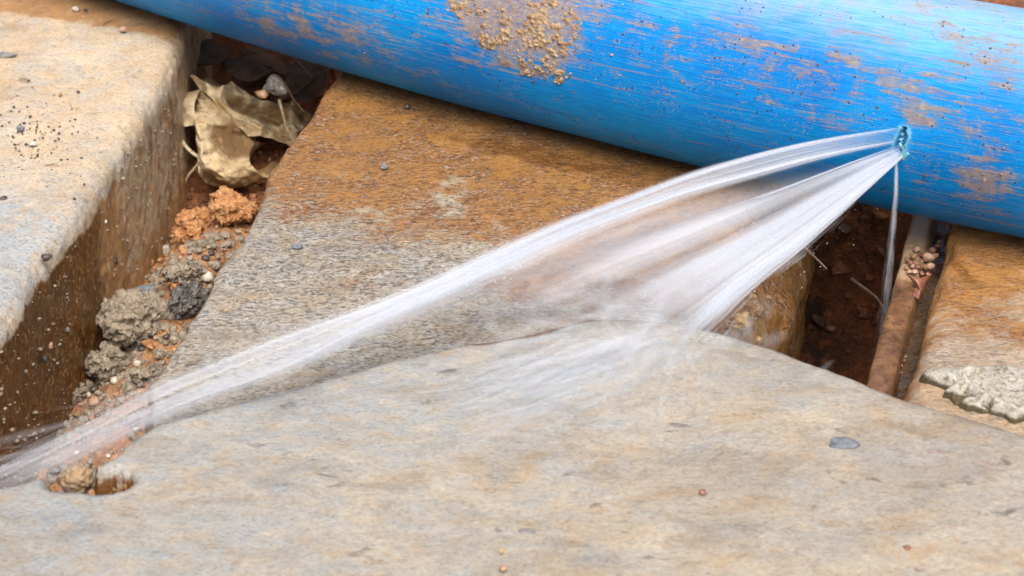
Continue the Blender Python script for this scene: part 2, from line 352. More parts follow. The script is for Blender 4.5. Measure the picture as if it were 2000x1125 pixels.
def mat_batten():
    b = NB('wet_brown_timber'); c = b.coord(); st = b.map(c, (1, 0.16, 1), rot=(0, 0, -0.25))
    n1 = b.noise(st, 60, 6, 0.7, 0.5); n2 = b.noise(c, 130, 6, 0.72); n3 = b.noise(c, 14, 4, 0.6)
    pale = b.attr('pale')
    col = b.mix(b.mr(n1, 0.38, 0.64), (0.17, 0.080, 0.032), (0.27, 0.145, 0.065))
    col = b.mix(b.mr(n2, 0.50, 0.62), col, (0.09, 0.038, 0.015))
    col = b.mix(b.mr(n3, 0.52, 0.62), col, b.mix(1.0, col, (0.5, 0.45, 0.42), 'MULTIPLY'))
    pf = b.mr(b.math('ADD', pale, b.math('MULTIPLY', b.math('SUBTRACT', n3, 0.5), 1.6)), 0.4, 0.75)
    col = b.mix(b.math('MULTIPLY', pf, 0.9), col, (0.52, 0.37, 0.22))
    b.principled(Base_Color=col, Roughness=b.mr(n2, 0.3, 0.7, 0.25, 0.6), Normal=b.bump(b.math('ADD', n1, n2), 0.9, 0.004), Coat_Weight=0.5, Coat_Roughness=0.15)
    return b.m
M['batten'] = mat_batten()
def mat_bag():
    b = NB('dirty_plastic_sheet'); c = b.coord()
    n1 = b.noise(c, 22, 5, 0.65, 0.5); n2 = b.noise(c, 90, 6, 0.72, 0.3); n3 = b.noise(c, 300, 3, 0.7); dirt = b.attr('dirt')
    col = b.mix(b.mr(n1, 0.36, 0.62), (0.60, 0.51, 0.35), (0.38, 0.27, 0.125))
    col = b.mix(b.mr(n2, 0.54, 0.72), col, (0.66, 0.57, 0.40))
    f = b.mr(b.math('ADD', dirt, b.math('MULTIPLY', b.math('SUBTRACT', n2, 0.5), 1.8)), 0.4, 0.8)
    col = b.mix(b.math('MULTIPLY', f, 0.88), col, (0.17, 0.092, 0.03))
    col = b.mix(b.mr(n3, 0.60, 0.66), col, (0.09, 0.055, 0.025))
    p = b.principled(Base_Color=col, Roughness=0.65, Normal=b.bump(b.math('ADD', n1, n2), 0.6, 0.004))
    return b.m
M['bag'] = mat_bag()
def mat_crust():
    b = NB('mortar_crust'); c = b.coord(); n1 = b.noise(c, 60, 6, 0.7, 0.5); n2 = b.noise(c, 260, 5, 0.72)
    geo = b.n('ShaderNodeNewGeometry')
    col = b.mix(b.mr(n1, 0.35, 0.65), (0.46, 0.455, 0.41), (0.34, 0.33, 0.28))
    col = b.mix(b.mr(n2, 0.50, 0.62), col, (0.17, 0.15, 0.09))
    low = b.attr('dirt'); col = b.mix(b.mr(b.math('ADD', low, b.math('MULTIPLY', b.math('SUBTRACT', n1, .5), 1.2)), 0.4, 0.7), col, (0.075, 0.06, 0.028))
    b.principled(Base_Color=col, Roughness=0.6, Normal=b.bump(b.math('ADD', n1, n2), 0.8, 0.003))
    return b.m
M['crust'] = mat_crust()

# ------------------------------------------------------------------ slabs (bevelled outline, remeshed, worn)
def slab_mesh(name, outline, ztop, thick, bevel, voxel, seed, und=0.0025, rough=0.0009, wob=0.006, edge_chip=0.004, slope=0.0, hook=None, masks=None):
    P = np.asarray(outline, float)
    d = np.concatenate([[0], np.cumsum(np.linalg.norm(np.diff(np.vstack([P, P[:1]]), axis=0), axis=1))])
    n = int(d[-1]/0.022); s = np.linspace(0, d[-1], n, endpoint=False)
    Q = np.vstack([P, P[:1]]); O = np.stack([np.interp(s, d, Q[:, 0]), np.interp(s, d, Q[:, 1])], 1)
    O3 = np.c_[O, np.zeros(n)]
    O[:, 0] += wob*fbm(O3, 9, 3, seed); O[:, 1] += wob*fbm(O3, 9, 3, seed+50)
    bm = bmesh.new(); vt = [bm.verts.new((x, y, ztop)) for x, y in O]
    f = bm.faces.new(vt); bmesh.ops.recalc_face_normals(bm, faces=[f])
    if f.normal.z < 0: f.normal_flip()
    r = bmesh.ops.extrude_face_region(bm, geom=[f])
    ev = [v for v in r['geom'] if isinstance(v, bmesh.types.BMVert)]
    for v in ev: v.co.z = ztop-thick
    if f.is_valid: pass
    bm.normal_update()
    bmesh.ops.recalc_face_normals(bm, faces=bm.faces[:])
    topf = [fc for fc in bm.faces if all(abs(v.co.z-ztop) < 1e-6 for v in fc.verts)]
    if not topf:
        bm.faces.new(vt); topf = [bm.faces[-1]] if False else [fc for fc in bm.faces if all(abs(v.co.z-ztop) < 1e-6 for v in fc.verts)]
        bmesh.ops.recalc_face_normals(bm, faces=bm.faces[:])
    edges = list({e for fc in topf for e in fc.edges})
    bmesh.ops.bevel(bm, geom=edges, offset=bevel, segments=4, profile=0.5, affect='EDGES', clamp_overlap=True)
    bmesh.ops.triangulate(bm, faces=[fc for fc in bm.faces if len(fc.verts) > 4])
    me = bpy.data.meshes.new(name); bm.to_mesh(me); bm.free()
    o = bpy.data.objects.new('tmp', me); COL.objects.link(o)
    md = o.modifiers.new('r', 'REMESH'); md.mode = 'VOXEL'; md.voxel_size = voxel; md.use_smooth_shade = True
    dg = bpy.context.evaluated_depsgraph_get(); m2 = bpy.data.meshes.new_from_object(o.evaluated_get(dg))
    bpy.data.objects.remove(o); bpy.data.meshes.remove(me)
    m2.name = name
    V = get_co(m2); N = get_no(m2)
    up = np.clip(N[:, 2], 0, 1)
    dz = und*fbm(V, 7, 3, seed+1) + rough*fbm(V, 60, 4, seed+2)
    side = 1-ss(0.5, 0.95, up)
    chip = edge_chip*ss(0.05, 0.5, fbm(V, 26, 4, seed+3))*side
    V2 = V + N*(dz - chip + side*(0.0012*fbm(V*np.array([1, 1, .8]), 40, 4, seed+4)+.0010*fbm(V, 150, 3, seed+6)))[:, None]
    if slope: V2[:, :2] += 0
    if hook is not None: V2 = hook(V2, N)
    m2.vertices.foreach_set('co', V2.astype(np.float32).ravel()); m2.update()
    # drop the buried underside
    bm = bmesh.new(); bm.from_mesh(m2)
    dead = [v for v in bm.verts if v.co.z < ztop-thick+0.012 and v.normal.z < -0.6]
    bmesh.ops.delete(bm, geom=dead, context='VERTS'); bm.to_mesh(m2); bm.free()
    V = get_co(m2); N = get_no(m2)
    m2.polygons.foreach_set('use_smooth', np.ones(len(m2.polygons), bool))
    vattr(m2, 'mask', masks(V, N) if masks else np.zeros((len(V), 3)))
    return m2

def pts(lst, z): return [tuple(at(x, y, z)[:2]) for x, y in lst]

# pipe axis: fitted once, then plain numbers (metres)
PA, PBB, PCC, PR = 0.34203, -0.68806, 0.21104, 0.08517
def axis(x): return PA + PBB*x + PCC*x*x
def dist_pipe(X, Y):
    g = Y-axis(X); return g/np.sqrt(1+(PBB+2*PCC*X)**2)   # signed horizontal distance to the axis
def px_of(V):
    d = V-CAM; wz = d@FWD; return 1000+d[:, 0]/wz*FP, 562.5-(d@UPV)/wz*FP

# left slab
out = pts([(0, 640), (60, 555), (100, 485), (160, 402), (240, 283), (330, 145), (352, 78)], 0.0)
out = [(-0.42, -0.30), (-0.385, -0.12)] + out + [(-0.325, 0.66), (-0.33, 1.0), (-1.1, 1.0), (-1.1, -0.30)]
def mk_left(V, N):
    X, Y, Z = V.T; up = np.clip(N[:, 2], 0, 1)
    n = fbm(V, 10, 3, 71); side = ss(-.006, -.028, Z+.006*fbm(V, 60, 3, 73))
    dp = -dist_pipe(X, Y)
    TB = .062-.30*(X+.328); rust = 0.80*ss(TB+.012, TB-.012, dp+0.012*n)*up + 0.35*ss(-0.42, -0.33, X)*ss(0.35, 0.15, Y)*up
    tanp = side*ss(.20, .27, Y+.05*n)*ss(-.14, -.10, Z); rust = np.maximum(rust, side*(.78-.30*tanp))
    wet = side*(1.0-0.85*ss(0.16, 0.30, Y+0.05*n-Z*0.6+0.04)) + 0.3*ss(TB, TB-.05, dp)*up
    drip = ss(.05, .5, fbm(np.c_[X*0, Y, Z*.3], 75, 4, 72))*side*ss(.22, .30, Y)
    wet = np.maximum(wet, drip*.5)
    grey = ss(0.24, 0.03, Y+0.06*n)*up*1.25 + .8*bump2(X, Y, -.37, .56, .035, .03)*up
    return np.stack([rust, wet, grey], 1)
ls = link('concrete_slab', slab_mesh('slab_left', out, 0.0, 0.24, 0.030, 0.0028, 11, und=0.003, rough=0.0010, edge_chip=0.0012, masks=mk_left), M['left'])
tag(ls, 'sandy concrete slab at left with dark wet side face above the rubble gap', 'concrete slab', 'broken concrete slabs')

# rear edge of the front slab, which the middle slab butts against
ZF = 0.020
rear = pts([(2250, 935), (2000, 850), (1850, 805), (1750, 772), (1650, 735), (1560, 702), (1480, 668), (1400, 648), (1300, 628), (1200, 618), (1130, 622), (1050, 643), (960, 660), (880, 668), (760, 697), (650, 727), (560, 752), (440, 785), (340, 815), (275, 838), (235, 885), (195, 905), (110, 925), (0, 948), (-250, 990)], ZF)
# middle slab
out = [(x_, y_-.014) for x_, y_ in rear[::-1] if -0.235 < x_ < 0.112] + [(0.118, -0.12), (0.125, -0.09), (0.138, -0.03), (0.165, 0.06), (0.186, 0.12), (0.215, 0.22), (0.235, 0.8)]
left = pts([(648, 152), (600, 215), (540, 300), (484, 410), (430, 520), (380, 610), (335, 685), (285, 765)], 0.0)
out = out + [(-0.10, 0.8), (-0.145, 0.56)] + left
def mk_mid(V, N):
    X, Y, Z = V.T; up = np.clip(N[:, 2], 0, 1); side = ss(-.004, -.016, Z+.003*fbm(V, 60, 3, 83)); n = fbm(V, 8, 4, 81)
    dp = -dist_pipe(X, Y)
    n2_ = fbm(V, 22, 4, 84); rust = ss(0.36, 0.12, dp+0.07*n+.10*n2_)*0.80 - .18*ss(.15, .6, n2_) + 0.50*bump2(X, Y, 0.09, 0.03, 0.09, 0.07) + .18
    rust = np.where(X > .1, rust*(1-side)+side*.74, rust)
    edge = ss(-0.150, -0.185, X-(-0.168-(0.416-Y)*0.135)*1.0-0.15)
    rim = ss(.97, .80, up)*(X < 0)*ss(.45, .30, Y)
    wet = side*(0.30-.22*(X > 0)) + 0.55*rim + 0.34*ss(0.13, 0.08, dp)*up + 0.35*bump2(X, Y, 0.02, 0.235, 0.12, 0.02, -0.45)
    wet = wet+.32*side*(X > .1)*ss(-.1, .3, n2_)
    grey = ss(0.22, 0.02, Y+0.06*n+0.3*X)*0.55
    return np.stack([rust, wet, grey], 1)
def hk_mid(V, N):
    X, Y, Z = V.T
    V = V.copy(); s = ss(-0.01, -0.10, Z)*(X > 0.1); V[:, 0] += s*(0.018+0.03*ss(-.06, .12, Y)) - .012*ss(-.05, -.14, Z)*(X > .1)
    return V
ms = link('concrete_slab', slab_mesh('slab_middle', out, 0.0, 0.20, 0.011, 0.0028, 23, und=0.0025, rough=0.0012, wob=0.008, edge_chip=0.006, hook=hk_mid, masks=mk_mid), M['mid'])
tag(ms, 'rust stained concrete slab lying between the crumpled sheet and the pit under the jet', 'concrete slab', 'broken concrete slabs')

# front slab
out = rear + [(-0.75, -0.8), (0.85, -0.8), (0.85, -0.33)]
HX, HY = at(178, 938, ZF)[:2]
def hk_front(V, N):
    X, Y, Z = V.T; V = V.copy()
    n = fbm(np.c_[X, Y, 0*X], 70, 3, 5)
    r = np.sqrt(((X-HX)/0.026)**2+((Y-HY)/0.0165)**2) + 0.22*n + 0.25*bump2(X, Y, HX-.004, HY-.014, .010, .008)
    dent = 0.044*ss(1.06, 0.76, r)
    V[:, 2] -= dent*(Z > ZF-0.03)
    return V
def mk_front(V, N):
    X, Y, Z = V.T; up = np.clip(N[:, 2], 0, 1); side = 1-ss(0.35, 0.8, up); n = fbm(V, 8, 4, 91)
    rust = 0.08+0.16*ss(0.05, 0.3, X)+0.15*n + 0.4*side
    r = np.sqrt(((X-HX)/0.028)**2+((Y-HY)/0.018)**2)
    rp = catmull(np.array(rear), 6); dr = np.min(np.hypot(X[:, None]-rp[None, :, 0], Y[:, None]-rp[None, :, 1]), axis=1) if len(X) < 400000 else 1+0*X
    seam = 1.3*ss(.0060, .0016, dr+.0015*fbm(V, 50, 3, 95))*ss(-.26, -.15, X)*ss(.16, .08, X) + .75*ss(.013, .004, dr)*ss(-.07, 0, X)*ss(.11, .06, X)
    deep = ss(ZF-0.006, ZF-0.018, Z)*ss(1.4, 1.0, r)
    wet = 0.35*side + 0.9*deep + .95*seam
    grey = 0.25+0.55*ss(0.12, -0.2, X+0.1*n) + 0.9*bump2(X, Y, -0.0, -0.165, 0.16, 0.04, .25)
    return np.stack([rust, wet, grey], 1)
fs = link('concrete_slab', slab_mesh('slab_front', out, ZF, 0.22, 0.0045, 0.003, 37, und=0.003, rough=0.0009, wob=0.0035, edge_chip=0.003, hook=hk_front, masks=mk_front), M['front'])
tag(fs, 'wide pale wet concrete slab filling the foreground with a ragged hole at its left corner', 'concrete slab', 'broken concrete slabs')

# right slab
le = pts([(1768, 790), (1790, 700), (1812, 610), (1835, 520), (1856, 452)], 0.0)
out = [(0.245, -0.34)] + le + [(0.40, 0.32), (0.44, 0.62), (1.1, 0.62), (1.1, -0.36)]
def mk_right(V, N):
    X, Y, Z = V.T; up = np.clip(N[:, 2], 0, 1); side = 1-ss(0.35, 0.8, up); n = fbm(V, 12, 4, 101)
    dp = -dist_pipe(X, Y)
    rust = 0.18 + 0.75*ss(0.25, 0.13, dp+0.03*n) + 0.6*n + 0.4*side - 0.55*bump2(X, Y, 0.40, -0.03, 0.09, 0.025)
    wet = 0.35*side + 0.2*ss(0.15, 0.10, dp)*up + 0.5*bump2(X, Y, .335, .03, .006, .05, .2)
    grey = 0.3*ss(-0.02, -0.12, Y)+0.3*bump2(X, Y, 0.33, -0.08, 0.02, 0.06)
    return np.stack([rust, wet, grey], 1)
rs = link('concrete_slab', slab_mesh('slab_right', out, 0.0, 0.22, 0.014, 0.003, 53, und=0.003, rough=0.0014, masks=mk_right), M['right'])
tag(rs, 'orange stained concrete slab at right carrying a grey mortar crust', 'concrete slab', 'broken concrete slabs')

# ------------------------------------------------------------------ ground: one soil sheet with the gap and the pit
def axis_pts(segs):
    out = []
    for a, b_, st in segs: out.extend(np.arange(a, b_-1e-9, st))
    out.append(segs[-1][1]); return np.array(out)
gx = axis_pts([(-60, -6, 9), (-6, -1, 0.6), (-1, -0.42, 0.06), (-0.42, -0.13, 0.003), (-0.13, 0.1, 0.04), (0.1, 0.40, 0.0035), (0.40, 1, 0.06), (1, 6, 0.6), (6, 60, 9)])
gy = axis_pts([(-60, -6, 9), (-6, -0.4, 0.5), (-0.4, -0.16, 0.02), (-0.16, 0.75, 0.0035), (0.75, 1.5, 0.05), (1.5, 6, 0.4), (6, 70, 8)])
GX, GY = np.meshgrid(gx, gy, indexing='ij')
def ground_z(X, Y):
    P = np.c_[np.ravel(X), np.ravel(Y), 0*np.ravel(X)]
    n1 = fbm(P, 9, 3, 201).reshape(np.shape(X)); n2 = fbm(P, 38, 4, 202).reshape(np.shape(X)); n3 = fbm(P, 130, 3, 203).reshape(np.shape(X))
    lg = ss(0.02, -0.12, X)
    z = -0.155*lg + (-0.235)*(1-lg)
    z = z + 0.062*bump2(X, Y, -0.262, 0.18, 0.05, 0.13) + 0.03*bump2(X, Y, -0.24, 0.33, 0.05, 0.05) + 0.03*bump2(X, Y, -.3, -.02, .05, .06) + 0.025*bump2(X, Y, -.26, .09, .06, .2)
    z = z + 0.06*bump2(X, Y, -0.20, 0.66, 0.2, 0.12)
    z = z + 0.02*bump2(X, Y, 0.33, 0.40, 0.15, 0.12)
    shade_bank = ss(0.075, 0.15, dist_pipe(X, Y))  # unseen soil bank, raised to stop light spilling under the pipe
    z = z + shade_bank*(0.02-z) + (1-shade_bank)*(-0.02)*bump2(X, Y, 0.25, 0.06, 0.07, 0.22)
    far = ss(1.0, 1.6, np.hypot(X, Y-.1)); z = z*(1-far) - 0.03*far
    near = 1-ss(1, 3, np.hypot(X, Y))
    z = z + near*(0.012*n1 + 0.012*np.abs(n2) + 0.004*n3) + (1-near)*0.03*n1
    return z
GZ = ground_z(GX, GY)
gm = mesh_np('ground', np.stack([GX, GY, GZ], -1).reshape(-1, 3), grid_faces(len(gx), len(gy)))
PG = np.stack([GX, GY, GZ], -1).reshape(-1, 3); vattr(gm, 'clay', ss(.0, -.12, PG[:, 0])*ss(.50, .40, PG[:, 1])*ss(-.3, -.1, PG[:, 1])*(.75+.5*fbm(PG, 30, 3, 207)))
g = link('ground', gm, M['ground']); tag(g, kind='structure')

# ------------------------------------------------------------------ blue pipe
def pipe_frame(x):
    c = np.stack([x, axis(x), np.full_like(x, PR)], -1)
    t = np.stack([np.ones_like(x), PBB+2*PCC*x, 0*x], -1); t /= np.linalg.norm(t, axis=-1, keepdims=True)
    nh = np.stack([t[..., 1], -t[..., 0], 0*x], -1)     # horizontal, towards the viewer
    return c, t, nh
def pipe_point(x, ang, r=PR):
    c, t, nh = pipe_frame(np.asarray(x, float)); ang = np.asarray(ang, float)
    return c + r*(np.cos(ang)[..., None]*nh + np.sin(ang)[..., None]*np.array([0, 0, 1.0]))
def ray_pipe(px, py, r=PR):
    d = ray(px, py); tt = np.linspace(0.9, 2.2, 4000); P = CAM + d*tt[:, None]
    dd = np.hypot(dist_pipe(P[:, 0], P[:, 1]), P[:, 2]-PR); k = np.argmax(dd < r); Pk = P[k]
    # nearest axis x and angle
    xs = np.linspace(Pk[0]-0.2, Pk[0]+0.2, 2001); c, t, nh = pipe_frame(xs); i = np.argmin(np.linalg.norm((c-Pk)[:, :2], axis=1))
    v = Pk-c[i]; return Pk, xs[i], math.atan2(v[2], v@nh[i])
NZ, nzx, nza = ray_pipe(1757, 280)
_, _, a_top = ray_pipe(1757, 246); _, _, a_bot = ray_pipe(1760, 312)
xs = np.concatenate([np.arange(-1.5, nzx-0.02, 0.008), np.arange(nzx-0.02, nzx+0.02, 0.0007), np.arange(nzx+0.02, 1.0, 0.008)])
an = np.concatenate([np.linspace(-math.pi, a_bot-0.06, 50)[:-1], np.linspace(a_bot-0.06, a_top+0.06, 70)[:-1], np.linspace(a_top+0.06, math.pi, 60)])
XX, AA = np.meshgrid(xs, an, indexing='ij')
arc = np.concatenate([[0], np.cumsum(np.hypot(np.diff(xs), np.diff(axis(xs))))])
sarc = np.broadcast_to(arc[:, None], XX.shape)
s0 = np.interp(nzx, xs, arc)
u = (sarc-s0); va = (AA-(a_top+a_bot)/2)/((a_top-a_bot)/2)
P0 = np.stack([u*300, AA*20, 0*u], -1).reshape(-1, 3)
jag = fbm(P0, 1.1, 3, 301).reshape(u.shape)
wslit = 0.0030*np.sqrt(np.clip(1-va**2, 0, 1)) + 0.0012*jag*(np.abs(va) < 1)
ucl = u - 0.0016*np.sin(va*2.2) - 0.001*jag
inside = ss(wslit+0.0006, wslit-0.0010, np.abs(ucl))*(np.abs(va) < 1)
lip = np.exp(-((np.abs(ucl)-wslit-0.0016)/0.0017)**2)*ss(1.25, 0.9, np.abs(va))
rr = PR - 0.007*inside + 0.0009*lip*(0.5+0.8*jag) + 0.0004*fbm(np.stack([sarc*6, AA*3, 0*AA], -1).reshape(-1, 3), 1.5, 3, 305).reshape(u.shape)
c, t, nh = pipe_frame(xs)
PV = c[:, None, :] + rr[..., None]*(np.cos(AA)[..., None]*nh[:, None, :] + np.sin(AA)[..., None]*np.array([0, 0, 1.0]))
pm = mesh_np('blue_pipe', PV.reshape(-1, 3), grid_faces(len(xs), len(an)))
uvl = pm.uv_layers.new(name='UVMap'); li = np.empty(len(pm.loops), np.int32); pm.loops.foreach_get('vertex_index', li)
UVv = np.stack([sarc.ravel(), (AA*PR).ravel()], 1); uvl.data.foreach_set('uv', UVv[li].astype(np.float32).ravel())
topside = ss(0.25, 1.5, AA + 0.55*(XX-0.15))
mpos = ray_pipe(1010, 45); ms2 = np.interp(mpos[1], xs, arc)
def blot(px, py, su, sv, amp):
    _, x_, a_ = ray_pipe(px, py); s_ = np.interp(x_, xs, arc)
    return amp*np.exp(-(((sarc-s_)/su)**2+((AA-a_)*PR/sv)**2))
mud = blot(1020, 30, 0.055, 0.034, 1.3)+blot(930, 30, 0.05, 0.03, .45)+blot(1700, 160, .07, .020, .28)+blot(1850, 215, .08, .018, .30)+blot(1890, 350, .035, .022, .45)+blot(560, 40, .09, .04, .5)+blot(1380, 160, .09, .012, .3)+blot(1600, 235, .05, .008, .35)+blot(1250, 60, .07, .02, .25)+blot(1060, 150, .12, .012, .22)+blot(740, 90, .09, .03, .35)+blot(1500, 100, .1, .014, .28)+blot(1940, 330, .02, .05, .4)+blot(1785, 232, .012, .006, .9)
mud = mud + blot(1800, 60, .12, .03, .22)+blot(1950, 120, .06, .03, .25)+blot(1300, 20, .12, .015, .2) + 0.10 + 0.05*ss(0.2, -0.9, AA)
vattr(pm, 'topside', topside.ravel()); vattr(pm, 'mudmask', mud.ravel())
vattr(pm, 'tear', np.clip(lip*0.40+inside*0.1+0.22*np.exp(-((u-0.004)/0.003)**2)*ss(1.2, .8, np.abs(va))*ss(0, .0005, u), 0, 1).ravel())
pr = empty('blue_pipe', (float(NZ[0]), float(NZ[1]), 0)); PIPE_INV = Matrix.Translation(-Vector(pr.location))
def under(o, root):
    o.parent = root; o.matrix_parent_inverse = Matrix.Translation(-Vector(root.location)); return o
tag(pr, 'scuffed blue plastic water pipe lying across the slabs with a jet from its crack', 'pipe')
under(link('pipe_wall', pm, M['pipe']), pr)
# torn flakes round the slit, each a small bent chip standing proud of the wall
rng = random.Random(5)
def flake(P, nrm, tng, L, W, T, seed):
    bt = np.cross(nrm, tng); V = []; nl, nw = 4, 3
    for k in range(2):
        for i in range(nl):
            for j in range(nw):
                a = i/(nl-1); bb = (j/(nw-1)-0.5)*(1-0.55*a)
                p = P + tng*L*(a-.3) + bt*W*bb + nrm*(T*(k-.2)+0.0016*a*a*(1 if seed % 2 else .4))
                V.append(p+0.0004*np.array([math.sin(seed+i*3.1+j), math.cos(seed*2+i), math.sin(seed*3+j*2)]))
    F = []; n_ = nl*nw
    for i in range(nl-1):
        for j in range(nw-1):
            a = i*nw+j; F.append((a, a+nw, a+nw+1, a+1)); F.append((n_+a, n_+a+1, n_+a+nw+1, n_+a+nw))
    ring = [i*nw for i in range(nl)] + [(nl-1)*nw+j for j in range(1, nw)] + [i*nw+nw-1 for i in range(nl-2, -1, -1)] + [j for j in range(nw-2, 0, -1)]
    for i in range(len(ring)):
        a, b_ = ring[i], ring[(i+1) % len(ring)]; F.append((a, b_, n_+b_, n_+a))
    return mesh_np('flake', V, F, False)
for i, (px, py, L, W) in enumerate([(1757, 250, .006, .005), (1762, 262, .005, .004), (1760, 272, .006, .004), (1766, 288, .0075, .006), (1769, 301, .006, .005), (1764, 309, .005, .004), (1759, 281, .004, .004)]):
    P, x_, a_ = ray_pipe(px, py); c_, t_, n_ = pipe_frame(np.array([x_])); nr = math.cos(a_)*n_[0]+math.sin(a_)*np.array([0, 0, 1.]); up_ = np.cross(nr, t_[0])
    th = rng.uniform(-1.2, 1.2); tg = math.cos(th)*t_[0]+math.sin(th)*up_
    under(link('torn_flake', flake(P, nr, tg, L*.62, W*.62, .0006, i), M['torn']), pr)

# ------------------------------------------------------------------ rocks
ROCKS = {}
def rock_np(seed, sub=3, amp=0.28, squash=(1, 1, 1), facet=0.0):
    bm = bmesh.new(); bmesh.ops.create_icosphere(bm, subdivisions=sub, radius=1.0)
    V = np.array([v.co[:] for v in bm.verts]); F = np.array([[v.index for v in f.verts] for f in bm.faces]); bm.free()
    n = V/np.linalg.norm(V, axis=1, keepdims=True); off = seed*7.13
    r = 1 + amp*fbm(n+off, 1.3, 2, seed) + amp*0.45*fbm(n+off, 4, 3, seed+9)
    if facet:
        rg = np.random.RandomState(seed)
        for _ in range(9):
            d = rg.normal(size=3); d /= np.linalg.norm(d); lim = rg.uniform(0.62, 0.95); s = n@d*r
            r = np.where(s > lim, r*(lim/np.maximum(s, 1e-6))*facet + r*(1-facet), r)
    return n*r[:, None]*np.array(squash), F
def rock(name, P, size, mat, seed, squash=(1, 1, .7), sub=3, amp=.42, facet=.85, rot=0.0, parent=None, sink=.25):
    V, F = rock_np(seed, sub, amp, squash, facet); V = V*size
    c_, s_ = math.cos(rot), math.sin(rot); V = np.stack([V[:, 0]*c_-V[:, 1]*s_, V[:, 0]*s_+V[:, 1]*c_, V[:, 2]], 1)
    zmin = V[:, 2].min(); V[:, 2] -= zmin*(1-sink)
    me = mesh_np(name, V, F, sub > 1); me.materials.append(M[mat])
    o = bpy.data.objects.new(name, me); COL.objects.link(o); o.location = Vector(P); return o

def stone(px, py, z, wpx, mat, label, seed, group=None, name='pebble', cat='pebble', **kw):
    P = at(px, py, z); sc = np.linalg.norm(P-CAM)/FP
    P = at(px, py+wpx*0.12, z)
    o = rock(name, P, wpx*sc*.43, mat, seed, **kw); tag(o, label, cat, group); return o

G1 = 'loose pebbles on the slabs'
stone(752, 327, 0.001, 19, 'stone_grey', 'grey pebble standing alone on the rust stained middle slab', 1, G1)
stone(795, 209, 0.001, 14, 'stone_dark', 'small dark pebble on the middle slab just below the blue pipe', 2, G1)
stone(580, 480, 0.0, 28, 'stone_blue', 'flat blue grey chip on the middle slab below the crumpled sheet', 3, G1, squash=(1, .8, .35), sink=.45)
stone(484, 755, 0.0, 24, 'stone_grey', 'round grey pebble under the spray at the lower left of the middle slab', 4, G1, squash=(1, .8, .5))
stone(1652, 862, ZF, 66, 'stone_blue', 'bluish stone set in the front slab below the grey mortar crust', 5, G1, squash=(1, .7, .3), sink=.6, amp=.45)
stone(1372, 963, ZF, 19, 'stone_red', 'reddish brown crumb alone in the middle of the front slab', 6, G1)
stone(980, 1078, ZF, 13, 'stone_gold', 'golden crumb near the bottom edge of the front slab', 7, G1)
stone(984, 1110, ZF, 18, 'stone_pink', 'pinkish crumb at the very bottom of the front slab', 8, G1)
stone(1771, 1070, ZF, 17, 'stone_red', 'dark red crumb in the lower right corner of the front slab', 9, G1)
stone(1032, 1035, ZF-0.001, 36, 'stone_grey', 'grey aggregate bump in the lower middle of the front slab', 10, G1, squash=(1, .8, .3), sink=.8)
stone(1163, 985, ZF-0.001, 30, 'rubble', 'pale aggregate bump in the front slab left of the red crumb', 11, G1, squash=(1, .7, .3), sink=.8)
stone(241, 58, 0.003, 19, 'stone_pink', 'round pink pebble on muddy left slab near the pipe', 12, G1)
stone(14, 107, 0.0, 46, 'stone_grey', 'long flat grey stone chip at the left edge of the left slab', 13, G1, squash=(1, .45, .35), sink=.4)
stone(148, 18, 0.002, 17, 'stone_white', 'small whitish pebble on the mud at the top of the left slab', 14, G1)
stone(167, 20, 0.002, 10, 'stone_dark', 'tiny dark blue pebble on the mud at the top of the left slab', 15, G1)
stone(153, 180, 0.0, 9, 'stone_dark', 'tiny dark chip on the pale middle of the left slab', 16, G1)
stone(118, 186, 0.0, 10, 'stone_brown', 'tiny brown chip on the pale part of the left slab', 17, G1)
stone(56, 158, 0.0, 9, 'stone_dark', 'tiny black speck left of the brown chip on the left slab', 18, G1)
stone(65, 282, 0.0, 18, 'stone_white', 'pale pebble among dark grit on the left slab', 19, G1)
stone(40, 252, 0.0, 18, 'stone_blue', 'blue grey pebble among dark grit on the left slab', 20, G1)
stone(97, 321, 0.0, 24, 'stone_brown', 'thin reddish splinter lying on the left slab below the grit', 21, G1, squash=(1, .22, .2), rot=.5)
stone(6, 390, 0.0, 20, 'stone_dark', 'dark stone at the left edge of the picture on the left slab', 22, G1)
stone(92, 505, -0.004, 24, 'stone_dark', 'dark stone caught on the worn lip of the left slab', 23, G1)
# chips stuck to the left slab's side face
k = 30
for (px, py, w_, m_, l_) in [(226, 515, 16, 'stone_dark', 'dark stone stuck high on the wet side of the left slab'), (222, 540, 13, 'stone_brown', 'brown stone just under the dark one on the wet slab side'), (134, 650, 14, 'stone_grey', 'pale grit flake low on the wet side of the left slab'), (88, 707, 16, 'stone_dark', 'round dark stone embedded in the wet side of the left slab'), (207, 437, 11, 'stone_white', 'small white pebble on the wet slab side near the tan streak'), (100, 680, 13, 'stone_pink', 'thin pink flake on the wet side of the left slab')]:
    z_ = -0.06; P = np.array([-0.335, 0, 0]); d = ray(px, py); tt = (-0.338-CAM[0])/d[0]
    # meet the near vertical side face of the left slab
    eg = catmull(pts([(0, 640), (100, 485), (160, 402), (240, 283), (330, 145)], 0), 6)
    best = None
    for q in np.linspace(1.0, 2.4, 1500):
        p = CAM+d*q; xe = np.interp(p[1], eg[:, 1], eg[:, 0])
        if p[0] <= xe+0.001 and p[2] < 0: best = p; break
    if best is None: continue
    o = rock('pebble', best, w_*0.00022, m_, k, squash=(.6, 1, 1)); tag(o, l_, 'pebble', 'stones stuck in the slab side'); k += 1

